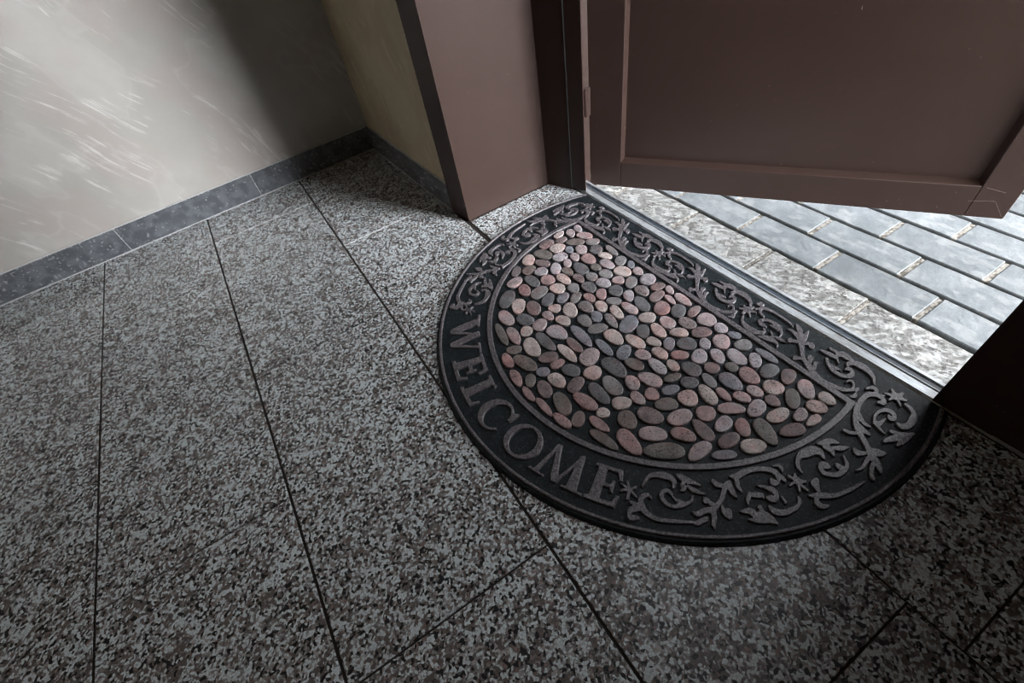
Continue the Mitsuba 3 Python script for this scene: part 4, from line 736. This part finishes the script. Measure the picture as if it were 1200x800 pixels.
-2555 -2972 4 12 10 6 110 3 5 9 -17 52 -1 10 9 18 9 5 9 1 12 -4 6 -8 11 -59 16 -9 81 38 8 0 6 -3 5 -11 -6 -14 -66 -35 -2 -4 97 -33 4 -4 1 -7 -4 -8 -8 -3 -97 19 -1 -4 38 -62 -1 -12 -4 -9 -7 -6 -12 -3 -8 3 -6 5 -42 76 -6 1 -51 -86 -9 -8 -15 -4 -10 3 -8 7 -6 16 2 11 5 11 55 68 1 4 -105 4 -7 4
-2743 -2480 -1 19 15 40 13 26 12 15 9 10 22 12 25 8 28 3 28 -3 53 -17 23 -12 28 -20 24 -24 32 -48 35 -69 12 -32 5 -33 -1 -33 -6 -27 -17 -55 -12 -27 -35 -58 -9 -4 -10 1 -5 5 -3 10 24 82 7 48 -2 38 -14 41 -23 36 -12 13 -58 40 -55 50 -26 12 -15 2 -20 -3 -15 -16 -19 -31 -11 -9 -9 -2 -11 4
-3110 971 2 11 19 36 16 26 15 19 40 30 49 21 53 14 34 4 27 0 34 -6 61 -22 30 -18 27 -23 40 -46 17 -27 12 -29 17 -69 16 1 34 -3 81 -19 8 -7 2 -8 -3 -5 -64 -32 -29 -10 -29 -4 -25 0 -40 4 -13 7 -3 -3 12 -19 41 -6 43 -13 22 -11 23 -17 14 -15 12 -23 6 -23 2 -31 -8 -4 -10 5 -21 40 -17 9 -23 2 -17 -6 -70 -35 -65 -21 -116 -23 -7 2 -6 7 -4 9 1 8 38 64 16 20 39 37 48 24 -12 20 -13 12 -54 44 -7 18 3 15 6 3 10 -1 56 -32 22 -16 28 -31 3 3 -3 16 4 12 44 27 -19 45 -18 32 -39 36 -5 -2 -2 -20 -11 -9 -152 12 -9 4 -8 9 -5 12 1 9 4 5 42 25 -1 6 -23 1 -51 -4 -45 -14 -34 -21 -13 -17 -13 -29 121 -21 11 -7 6 -8 6 -19 -2 -7 -5 -5 -69 -29 -21 -4 -32 5 -23 14 -22 20 -29 34 -6 15
-3325 -2459 4 26 15 20 21 7 13 -3 7 -5 11 -20 26 -116 6 -43 18 -6 141 -168 111 -120 44 -39 23 -14 45 -17 64 -15 36 -1 31 9 74 31 13 9 1 43 -4 34 -5 4 -44 10 -5 11 6 15 36 12 17 3 18 0 21 -8 15 -13 16 -24 7 -23 1 -34 -4 -21 -11 -35 -13 -23 -37 -36 82 -55 6 -7 1 -14 -8 -17 -13 -6 -9 0 -48 17 -3 -1 16 -40 1 -19 -9 -35 -21 -27 -52 -42 -27 -10 -30 2 -12 8 -13 12 -20 33 -19 40 1 21 11 17 17 8 13 -1 10 -6 45 -49 13 -2 4 7 0 14 -3 11 -32 68 0 23 -29 -3 -29 1 -29 5 -45 14 -54 23 -24 13 -29 20 -23 21 -137 155 -81 109 -51 75 -16 -1 -12 2 -21 16 -10 19 -9 33
-3058 -2201 3 9 7 2 162 -59 77 -38 4 -8 -2 -15 2 -3 26 10 0 5 -23 16 -45 48 -81 64 -3 9 4 12 7 7 8 1 171 -56 65 -25 40 -27 39 -40 1 -9 -6 -7 -54 -13 -28 -3 -50 5 -2 -25 -6 -13 -10 -10 -52 -31 -3 -32 -7 -7 -8 -1 -21 15 -11 12 -5 11 -3 18 1 15 6 13 17 18 12 9 0 5 -57 -5 -29 3 -25 9 -24 14 -34 26 -37 38
-3406 1281 3 13 22 17 -2 24 6 18 9 9 16 3 14 -3 15 -9 19 9 15 -7 12 -22 1 -41 14 -8 42 26 30 12 58 13 70 5 33 0 107 -7 70 -2 69 -8 40 -11 91 -39 10 -10 4 -14 -3 -7 -6 -3 -85 17 -66 8 -210 9 -61 -5 -83 -23 -45 -23 -22 -15 -1 -4 14 -29 10 -13 13 -10 24 -10 51 -18 13 -11 9 -16 2 -12 -5 -13 -10 -4 -51 8 -29 7 -31 17 -18 15 -34 50 -3 -2 -29 -53 -10 -4 -12 5 -13 16 -3 19 34 76 6 18 -1 4 -3 2 -26 -7 -56 4 -18 13 -6 11
-3032 -2426 6 29 14 24 32 32 10 4 9 -4 6 -10 0 -12 -23 -38 -2 -10 3 -46 10 -24 21 -26 14 2 11 -3 41 -34 67 -16 8 -8 -1 -11 -10 -8 -58 -6 -19 0 -24 6 -3 -3 4 -30 6 -16 10 -11 15 -11 36 -16 37 -6 35 3 30 13 12 9 10 13 4 22 -1 9 -5 10 -13 13 -12 6 -46 17 -4 12 5 10 7 3 53 10 21 -2 22 -10 14 -12 12 -16 7 -19 2 -22 -2 -26 -6 -24 -15 -28 -23 -22 -22 -14 -44 -15 -26 -4 -43 2 -26 6 -26 10 -43 29 -20 20 -14 18 -27 50 -16 42 -8 26 -8 43
-4187 -331 0 19 6 18 8 9 42 34 13 15 13 25 38 81 -4 4 -19 -8 -79 -38 -6 3 -6 10 0 14 5 13 46 64 25 26 47 33 62 33 -2 4 -29 11 -19 29 -9 36 -3 32 2 15 7 13 6 6 10 1 99 -35 24 -17 18 -35 5 -1 54 41 141 92 -2 5 -28 3 -52 19 -4 12 7 17 86 31 100 23 15 -2 29 40 -1 3 -4 1 -26 -17 -36 -16 -34 0 -23 9 -37 20 -2 18 9 17 8 4 59 -1 22 6 28 16 92 70 19 4 8 15 24 59 21 72 9 45 5 33 5 73 -5 54 -8 16 -51 50 -38 -3 -20 -4 12 -27 6 -31 -6 -21 -11 -10 -58 17 -17 7 -12 18 -4 14 3 28 19 37 18 22 22 18 31 15 -8 21 2 13 6 8 5 3 6 -1 75 -46 21 50 9 11 19 15 23 10 23 3 26 -8 18 -26 25 -76 0 -16 -7 -16 -13 -12 -11 1 -36 58 -11 9 -10 3 -20 -5 -3 -27 23 -16 20 -27 13 -38 9 -53 24 -37 16 -18 17 -13 20 -13 42 -17 42 -3 74 5 106 12 30 7 14 9 23 21 7 10 4 17 -2 7 -33 15 -8 8 -7 15 3 12 7 3 42 -9 20 -11 8 -8 14 -23 8 -23 4 -23 -1 -31 -8 -22 -26 -37 -44 -48 -16 -12 -18 -9 -29 -9 -33 -3 -50 4 -62 11 -35 12 -34 16 -50 34 -30 27 -33 37 -5 0 -16 -101 -15 -58 -26 -79 -37 -81 -43 -74 -65 -92 -44 -48 -58 -48 24 -28 30 -25 14 -7 46 -14 5 -4 5 -19 -2 -10 -8 -14 -7 -6 -8 -1 -48 3 -26 8 -17 11 -44 41 -6 16 2 18 -3 3 -139 -84 -48 -37 -36 -37 68 -53 11 -2 40 -1 7 -2 4 -7 2 -20 -9 -20 -29 -26 -28 -17 -29 -2 -26 19 -38 61 -3 20 3 23 -4 0 -22 -15 -1 -3 10 -19 2 -19 -4 -20 -33 -108 -6 -30 -1 -28 9 -85 -2 -8 -7 -8 -9 2 -21 43 -13 32 -7 38 3 53 26 126 -3 4 -22 -10 2 -22 -5 -24 -47 -102 -26 -43 -23 -23 -24 -15 -29 -13 -13 0 -6 5
-3475 -2180 4 17 9 15 48 44 22 11 21 0 20 -10 14 -19 8 -25 42 23 11 -6 5 -12 5 0 14 72 13 32 73 135 -5 2 -24 -16 -22 -9 -37 -6 -25 3 -51 17 -4 4 1 7 3 4 99 58 125 58 10 2 9 -6 3 -11 -2 -15 9 -7 4 -8 0 -14 -14 -48 62 -40 64 -14 8 -4 6 -8 2 -10 -1 -12 -5 -10 -7 -8 -41 -15 -28 -5 -25 3 -12 6 -17 12 -29 38 -5 0 -61 -116 -15 -42 -13 -72 19 -10 46 -15 19 9 21 -2 11 -6 11 -15 19 -14 4 -7 0 -9 -5 -9 -7 -4 -9 -1 -8 -16 -9 -11 -12 -8 -13 -4 -13 1 -12 5 -9 10 -8 15 -50 20 -4 -3 40 -71 10 -24 10 -42 7 -61 6 -13 32 -44 1 -9 -7 -8 -36 -2 -27 3 -23 11 -11 9 -16 35 -11 71 -28 52 -13 1 -39 -26 -37 -54 -23 -22 -20 -8 -19 -1 -26 2 -3 6 2 7 37 44 32 60 16 25 20 20 49 38 22 106 -2 3 -3 -1 -65 -70 -11 -3 -12 3 -21 -10 -10 -1 -65 12 -14 16
-3552 -1235 5 21 11 18 24 17 28 4 75 -3 19 7 18 1 25 -3 24 -9 24 -13 36 -31 39 -43 31 -41 46 -74 38 -74 25 -83 16 -101 20 -89 0 -10 -6 -11 -12 -3 -58 25 -62 -54 -35 -20 -33 -4 -23 4 -36 10 -3 9 5 11 57 25 20 11 70 62 -6 30 -16 133 -23 75 -11 25 -24 39 -45 55 -50 42 -17 8 -29 8 -24 -2 -15 -6 -14 -8 -22 -18 2 -5 19 -4 47 -19 5 -9 0 -11 -5 -10 -17 -22 -24 -23 -28 -11 -16 3 -23 17 -12 21 -6 28 0 19 6 25 26 53 -3 2 -56 -2 -5 3
-3436 -1129 2 10 13 24 11 15 14 11 23 7 38 -1 22 -10 14 -21 7 -24 6 -44 -10 -16 -13 -1 -5 6 -21 38 -6 7 -8 3 -43 -2 -32 -15 -7 3
-3540 -1642 22 34 17 12 9 3 15 0 18 -5 20 -12 17 -17 16 -24 27 -57 3 -1 9 6 8 2 6 -3 4 -8 0 -11 -13 -41 -9 -24 -15 -28 -25 -28 -50 -34 -7 0 -6 5 -3 17 28 64 22 37 -54 54 -29 50 -25 0
-3659 -1544 1 17 10 31 14 26 20 25 20 18 21 13 24 8 26 2 25 -4 18 -9 22 -17 56 -57 47 -60 2 -8 -4 -9 -7 -2 -63 34 -65 29 -33 10 -29 3 -14 -2 -6 -3 -5 -8 29 -16 10 -14 9 -21 4 -40 -3 -10 -6 -6 -32 -9 -26 5 -36 22 -20 24
-3638 -541 1 10 5 13 55 57 32 19 19 5 29 0 28 -6 18 -10 9 -5 24 -24 21 -34 27 -66 12 -50 3 -41 -4 -53 -11 -40 -28 -66 -34 -52 -39 -41 -30 -18 -26 -7 -27 -1 -35 2 -4 3 -1 6 5 10 58 34 16 13 29 31 11 16 13 33 4 24 1 30 -20 27 -18 33 -13 42 -12 58 -11 22 -10 11 -21 14 -11 0 -52 -16 -9 5
-3723 -142 5 16 10 4 50 -36 23 -23 17 -24 44 -77 2 -18 2 -3 27 0 -6 32 -4 13 -10 15 -42 48 -1 15 5 13 5 6 9 3 38 -6 23 -5 18 -8 21 -15 19 -20 11 -17 19 -42 8 -30 14 -95 -2 -12 -6 -10 -8 -5 -6 0 -55 36 -18 -19 -14 -6 -94 11 -55 -12 -7 2 -4 13 4 13 37 53 20 19 -41 25 -28 31 -15 34
-3857 -1781 2 10 6 6 57 18 31 4 52 -1 21 -4 27 -13 16 -12 65 38 12 1 7 -2 9 -8 6 -13 1 -16 -3 -17 -13 -19 -47 -29 -1 -4 6 -10 4 -1 34 1 32 -7 21 -14 16 -19 20 -39 8 -28 7 -62 -1 -8 -6 -4 -5 0 -54 39 -34 31 -19 7 -33 5 -4 -2 25 -51 -1 -13 -8 -11 -11 0 -56 32 -25 19 -19 19 -52 66 -7 15 -2 24 -36 22 -44 42
-3748 1146 -1 11 4 17 6 10 10 9 70 -10 -6 38 6 25 8 15 10 9 17 4 11 -11 15 -56 16 -5 12 -10 69 37 7 0 5 -4 4 -17 -6 -21 -6 -8 -50 -42 72 -50 4 -11 -2 -13 -8 -15 -10 -4 -79 26 5 -58 -9 -21 -12 -9 -10 1 -5 6 -19 64 -16 3 -10 7 -87 -60 -8 -2 -6 5 -1 8 5 21 69 72 -2 3 -66 25
-3801 -1110 3 16 9 9 112 8 0 5 -28 27 -5 14 2 18 5 10 8 8 12 3 8 -3 44 -45 13 5 12 0 20 -9 45 29 7 1 6 -2 7 -15 -4 -18 -5 -8 -28 -20 -1 -3 60 -21 6 -7 3 -13 -7 -18 -13 -8 -81 18 -3 -5 5 -83 -9 -18 -15 -5 -7 3 -6 11 -9 79 -11 3 -86 -71 -9 -2 -7 4 -3 7 3 18 53 53 1 4 -97 7 -7 5
-3878 418 1 11 6 9 105 49 -3 17 0 52 22 111 9 14 7 1 6 -5 24 -117 17 -30 5 2 27 55 7 21 4 47 -4 49 -17 40 -12 17 -13 11 -14 7 -17 3 -17 0 -14 -4 -13 -8 1 -5 11 -4 32 0 4 -6 2 -14 -6 -19 -17 -23 -20 -18 -17 -7 -24 3 -19 12 -17 21 -6 27 2 24 14 33 20 28 30 30 25 15 25 5 26 -2 21 -8 22 -13 19 -20 16 -25 12 -24 10 -32 5 -35 0 -71 -8 -44 -13 -35 -47 -71 -5 -25 -14 -16 -33 -2 -45 -18 -46 -14 -69 -5
-3843 -436 3 -4 10 0 69 -17 8 -6 4 -10 2 -13 -3 -14 -6 -13 -8 -9 -76 -21 -3 -3 9 -32 19 -41 13 -19 28 -32 15 -11 14 -6 12 0 15 4 8 6 -2 3 -15 8 -6 7 -10 12 -11 22 -11 31 2 12 8 8 41 14 29 -1 15 -4 21 -11 17 -15 8 -17 4 -16 -3 -30 -17 -39 -15 -21 -18 -17 -40 -23 -25 -8 -29 1 -18 7 -23 15 -34 32 -36 39 -18 27 -13 31 -11 66 0 40 8 47 7 25 13 32 18 29 26 28 29 19 80 36 8 0 4 -11 -4 -11 -76 -65 -18 -22 -10 -17
-3840 -1293 23 21 21 9 32 7 6 -2 4 -5 2 -11 -5 -14 -39 -35 -6 -10 -9 -29 -3 -18 3 -34 49 -153 9 -18 25 -24 30 -20 20 -9 50 -18 6 -6 2 -14 -7 -13 -40 -20 -23 -8 -33 -3 -27 8 -18 11 -23 19 -21 24 -17 29 -10 25 -13 36 -13 56 -10 75 0 26 9 58 12 37
-3746 -1466 4 20 12 12 85 11 6 -2 4 -7 0 -13 -8 -9 -82 -30 -8 -1 -6 3
-4129 -424 6 5 7 1 7 -4 4 -7 56 -278 21 -79 23 -64 14 -28 18 -25 62 -70 17 -23 5 0 6 11 33 40 19 21 23 20 13 26 17 18 20 8 19 -2 13 -9 11 -19 4 -19 -2 -28 -12 -42 -14 -22 -12 -9 -24 -9 -96 -19 25 -49 23 -59 0 -17 -6 -10 -6 -4 -9 1 -50 36 -15 -29 -23 -28 -29 -13 -27 -1 -26 6 -21 10 -17 20 -11 25 -13 38 -1 11 6 21 11 9 8 2 7 -4 31 -38 22 -11 19 -3 20 3 17 29 -65 84 -40 64 -14 33 -26 79 -19 80 -23 136 -13 160 1 13
-4010 723 -11 34 -5 39 1 63 5 32 12 49 14 33 21 38 25 29 17 15 39 33 42 26 19 7 26 5 64 -5 6 -10 0 -14 -5 -16 -9 -10 -63 -17 -41 -18 -27 -16 -9 -17 -12 -77 -25 -97 -1 -28 8 -34 6 -14 9 -8 49 -22 4 -15 -6 -18 -8 -9 -38 -14 -27 -7 -24 1 -26 18 -14 16
-4109 672 -3 23 4 22 7 12 8 8 14 2 7 -5 63 -82 28 -30 35 -30 72 -42 5 -7 3 -10 -2 -17 -5 -11 -10 -11 -11 -2 -49 12 -4 -2 15 -30 13 -39 17 -88 0 -17 -6 -18 -8 -14 -12 -10 -16 -2 -9 7 -87 164 -5 -3 1 -63 -3 -16 -6 -9 -9 -7 -7 1 -7 7 -26 74 -8 41 -3 100 1 76"""
for line in SCROLLS.split("\n"):
    rings = []
    for part in line.split("|"):
        v = np.array(part.split(), float).reshape(-1, 2)
        rings.append(np.cumsum(v, 0) * 1e-4)
    body = Polygon(rings[0], rings[1:]).buffer(0).buffer(0.0005).simplify(0.0001)
    rings = rings_of(max(geoms(body), key=lambda g: g.area))
    put("scroll_ornament", at_mat(raised(rings, BASE_Z - 0.0004, 0.0040, 0.0013)), "mat_relief", "doormat", smooth=40)

# pebbles: centre x y, half axes, turn (mm, degrees), tone
PEBBLES = """-306.6 36.5 14.5 9.4 161 l
-303.8 13.1 15.6 10.2 151 p
-316.7 -10.8 15.5 9.2 104 w
-274.3 29.8 18.8 12.4 34 p
-296.9 -18.8 14.7 9.6 85 m
-269.7 0.4 20.9 12.4 50 o
-308.8 -52.3 20.5 13.8 95 m
-279.2 -43.4 18.6 15.6 94 w
-256.0 -26.9 12.6 9.6 157 b
-238.9 -6.7 16.9 13.3 151 p
-282.7 -79.7 24.0 15.1 20 o
-288.5 -115.3 19.9 14.1 135 w
-249.4 -57.1 18.2 13.9 83 l
-227.1 -33.7 14.3 10.2 153 p
-257.8 -99.2 18.7 11.3 32 m
-221.7 -58.4 14.3 9.2 149 p
-202.0 -16.0 19.0 15.2 174 r
-224.0 -88.0 19.0 12.2 142 l
-259.9 -134.2 17.9 12.3 97 o
-274.3 -157.7 17.9 9.9 129 d
-236.7 -117.5 15.2 13.4 79 l
-198.7 -75.0 15.8 10.4 1 o
-187.8 -48.6 22.9 13.8 172 d
-243.2 28.8 15.7 12.7 67 g
-216.5 16.6 16.0 14.6 126 d
-190.5 38.5 21.4 8.4 171 g
-185.7 16.3 16.4 10.5 31 w
-162.3 1.2 19.1 12.3 2 l
-150.8 29.0 16.3 12.1 118 g
-127.1 36.9 12.5 7.9 138 b
-170.1 -22.5 12.9 10.5 167 o
-139.9 -20.8 16.0 12.9 15 g
-122.8 9.5 18.5 15.7 24 w
-101.9 32.9 13.5 10.3 152 p
-150.9 -48.5 14.1 12.3 151 g
-165.5 -71.2 16.2 10.0 178 m
-69.7 29.1 17.4 15.8 131 l
-245.6 -180.1 20.3 12.7 100 p
-223.8 -149.7 22.5 13.1 2 d
-206.0 -122.2 16.8 15.0 157 r
-184.9 -96.0 20.7 11.7 3 w
-211.1 -177.7 19.4 12.3 162 r
-185.3 -158.6 22.5 14.5 107 g
-169.4 -123.1 17.3 15.0 3 w
-149.3 -97.2 14.5 12.5 146 g
-213.4 -219.7 27.0 15.7 128 d
-155.3 -157.3 20.2 12.4 123 d
-139.4 -131.6 16.6 11.2 111 b
-123.3 -111.5 16.8 10.0 117 g
-180.2 -213.1 22.4 14.1 141 w
-154.4 -193.7 21.7 14.1 164 m
-126.5 -161.7 13.0 11.6 64 w
-102.5 -141.6 20.6 14.3 156 w
-167.3 -250.8 24.1 13.4 177 p
-138.7 -224.8 19.3 15.1 15 d
-117.8 -184.0 14.2 10.3 179 p
-88.1 -169.3 16.1 12.1 21 w
-108.0 -210.4 17.0 13.5 127 p
-111.2 -240.0 13.9 11.8 123 w
-135.7 -281.0 31.1 8.6 168 o
-117.6 -264.8 25.5 10.6 170 p
-70.7 -196.5 23.3 15.4 12 l
-88.7 -113.1 18.6 12.9 175 g
-120.8 -43.1 16.5 14.0 23 l
-107.6 -15.0 13.1 11.8 60 p
-85.5 -0.3 18.7 11.7 123 g
-129.8 -72.9 18.5 13.4 173 d
-97.6 -67.4 16.7 10.6 146 r
-86.4 -39.7 16.7 14.4 132 d
-105.0 -91.6 14.5 10.1 179 r
-59.2 -30.3 16.3 10.8 137 l
-53.0 -2.1 17.0 12.9 169 g
-41.7 28.9 15.7 10.4 83 m
-19.2 38.5 13.0 7.5 157 p
-66.2 -61.9 15.3 10.9 44 g
-23.2 8.5 19.1 11.0 94 m
-25.8 -27.4 22.4 13.2 165 d
0.3 20.1 15.1 6.9 170 p
-71.7 -89.6 16.4 11.4 164 w
-31.9 -52.6 20.7 10.5 4 p
6.8 -7.7 19.7 14.6 123 r
-39.5 -78.4 20.6 10.1 169 w
-55.1 -114.3 14.8 11.3 152 b
-29.3 -100.7 21.2 9.1 165 g
7.6 -45.2 16.6 13.6 55 w
-61.6 -138.2 17.9 12.3 169 g
-1.5 -82.5 25.2 15.5 113 b
39.9 -26.6 16.5 13.7 177 p
-29.8 -132.7 19.4 12.1 71 g
28.1 -74.8 17.4 12.0 141 d
44.2 -53.1 19.8 11.0 165 w
5.2 -123.9 21.3 14.7 178 w
-35.3 -166.9 31.2 11.2 177 b
70.9 -29.6 16.7 11.1 50 w
31.4 9.6 18.8 13.5 122 d
15.2 37.5 21.5 9.7 174 p
50.6 28.8 17.9 9.1 105 m
79.4 30.1 17.4 16.5 92 p
63.8 -2.2 17.3 13.0 1 g
109.1 32.3 12.4 12.0 156 l
95.4 0.0 18.1 12.6 68 m
135.0 36.2 11.8 8.7 31 b
131.2 9.1 18.2 14.1 142 p
117.6 -16.0 12.9 9.9 129 l
98.2 -38.3 17.4 14.7 68 d
-86.6 -283.7 15.8 10.5 66 o
-71.0 -254.1 26.1 14.4 167 w
-66.5 -226.9 28.2 11.6 1 d
-72.0 -307.2 19.4 9.5 171 r
-31.3 -244.8 19.2 12.4 71 m
-18.4 -212.3 26.4 9.9 179 w
-25.1 -191.0 22.5 9.5 177 m
-46.8 -285.1 26.3 13.7 13 o
-8.3 -241.6 14.7 8.8 88 r
-10.4 -271.9 12.3 11.0 52 b
17.9 -231.3 18.0 13.0 28 d
-29.8 -316.3 20.5 9.2 171 r
-8.9 -299.6 14.5 10.0 140 o
20.1 -263.4 19.3 12.9 4 w
21.4 -290.9 20.1 12.0 168 m
47.8 -244.4 18.8 12.5 108 m
12.8 -318.4 18.5 6.8 179 r
14.3 -187.8 22.6 16.2 112 p
45.5 -205.5 16.7 14.7 107 w
63.6 -284.8 24.4 13.8 165 o
84.7 -252.7 23.8 12.3 11 r
84.7 -224.9 26.0 11.9 174 d
14.0 -153.5 24.9 8.9 176 b
38.2 -102.2 22.0 11.6 5 w
44.4 -134.6 19.2 11.5 116 b
58.9 -78.1 13.8 10.4 21 w
78.9 -61.3 15.6 10.1 125 b
84.7 -88.5 15.6 11.4 3 w
108.6 -66.2 15.0 10.6 53 r
69.2 -113.6 14.4 11.4 21 p
75.8 -138.7 17.5 11.8 17 o
59.0 -169.6 27.7 15.1 4 d
103.4 -112.5 19.5 11.3 178 l
117.8 -91.4 14.2 9.1 169 w
136.0 -110.7 15.7 8.0 75 o
116.3 -140.9 20.9 13.6 17 p
103.4 -168.3 16.0 11.7 155 p
87.1 -197.7 22.5 14.4 177 g
151.4 -130.5 15.2 9.5 74 b
139.2 -159.5 12.7 11.9 141 r
131.1 -182.5 15.3 9.7 175 p
122.8 -208.6 16.8 12.3 64 w
141.7 -74.1 17.3 14.2 6 d
159.9 -97.0 14.3 12.5 50 d
180.1 -121.2 16.7 15.1 159 w
167.7 -155.5 18.6 12.3 62 o
131.1 -43.8 17.0 13.1 113 l
149.1 -20.8 16.7 11.2 158 l
169.3 1.3 19.9 12.8 167 l
158.6 29.9 15.9 12.0 73 g
197.2 39.7 21.4 7.8 1 b
193.2 16.9 16.9 10.0 135 l
160.7 -47.4 12.6 12.4 105 m
179.0 -22.3 11.1 10.0 4 o
207.5 -15.3 18.8 13.9 162 r
220.2 16.5 18.0 12.2 96 d
197.6 -46.0 20.7 13.9 175 b
176.0 -69.9 16.0 9.3 167 g
193.7 -92.8 20.9 11.3 167 w
208.0 -73.5 15.6 7.6 171 r
228.5 -56.5 13.8 9.9 18 p
232.7 -33.0 13.6 9.9 10 p
244.6 -5.9 15.7 14.6 13 w
260.4 -27.4 12.0 10.0 169 m
245.1 28.9 17.7 10.6 113 m
274.8 -0.9 19.7 10.8 132 o
276.2 29.0 19.3 11.9 135 p
305.0 36.0 13.3 10.4 166 w
305.0 11.8 14.4 12.0 33 w
281.7 -42.6 19.4 10.9 86 w
300.2 -17.8 13.8 9.0 107 p
316.9 -11.2 14.5 6.8 89 w
309.8 -48.2 19.5 10.8 67 m
255.0 -56.7 18.6 11.9 104 l
232.7 -85.4 20.3 11.0 52 p
215.5 -121.4 15.2 14.4 50 r
244.3 -115.3 16.9 10.8 97 l
264.8 -98.5 17.0 10.4 144 r
288.6 -79.1 23.6 12.9 159 o
294.0 -111.9 18.6 12.2 59 w
267.6 -131.5 18.2 11.2 86 m
279.8 -153.8 18.6 7.7 59 b
233.9 -146.8 22.0 10.8 174 m
197.1 -157.2 21.4 13.2 81 p
167.4 -190.4 21.3 14.7 20 m
152.3 -223.2 17.3 15.3 156 o
193.3 -209.8 21.9 13.0 52 p
221.6 -175.3 18.5 12.1 31 r
182.6 -246.9 25.6 13.3 178 r
224.9 -216.6 29.6 14.4 53 o
254.8 -176.6 21.6 11.3 92 p
50.5 -312.1 22.2 7.0 180 r
90.6 -304.8 19.1 8.6 8 r
104.3 -282.6 15.9 10.6 123 o
119.0 -244.5 10.9 9.9 51 w
130.8 -262.3 19.9 8.7 7 r
156.2 -274.1 26.1 9.0 14 o"""
TONE = list(PEBBLE_TONES)
for i, line in enumerate(PEBBLES.split("\n")):
    x, y, a, b, rot, t = line.split()
    x, y, a, b, rot = float(x), float(y), float(a), float(b), math.radians(float(rot))
    n = 18
    th = np.linspace(0, 2 * math.pi, n, endpoint=False)
    egg, ph1, ph2 = rng.normal(0, 0.06), rng.uniform(0, 6.28), rng.uniform(0, 6.28)
    rad = (np.abs(np.cos(th)) ** 2.15 + np.abs(np.sin(th)) ** 2.15) ** (-1 / 2.15)
    rad = rad * (1 + 0.030 * np.cos(2 * th + ph1) + 0.035 * np.cos(3 * th + ph2))
    ring = np.c_[a * np.cos(th) * rad, b * np.sin(th) * rad * (1 + egg * np.cos(th))]
    ring = ring @ np.array([[math.cos(rot), math.sin(rot)], [-math.sin(rot), math.cos(rot)]])
    hh = min(0.0050, 0.0030 + 0.00022 * b) * rng.uniform(0.9, 1.1)
    c = np.array([x, y])
    mesh = loft([with_z((c + ring * s) * 1e-3, BASE_Z - 0.0004 + hh * z) for s, z in ((1.01, 0.0), (1.01, 0.66), (0.965, 0.88), (0.86, 0.975), (0.45, 1.0))])
    uv = np.tile([(TONE.index(t) + 0.5) / len(TONE), rng.uniform()], (len(mesh.vertices), 1))
    put("pebble", at_mat(mesh), "mat_pebble", "doormat", smooth=True, uv=uv)
tag("doormat", "half-round black rubber doormat with moulded pebbles, scrollwork and the word WELCOME", "doormat")
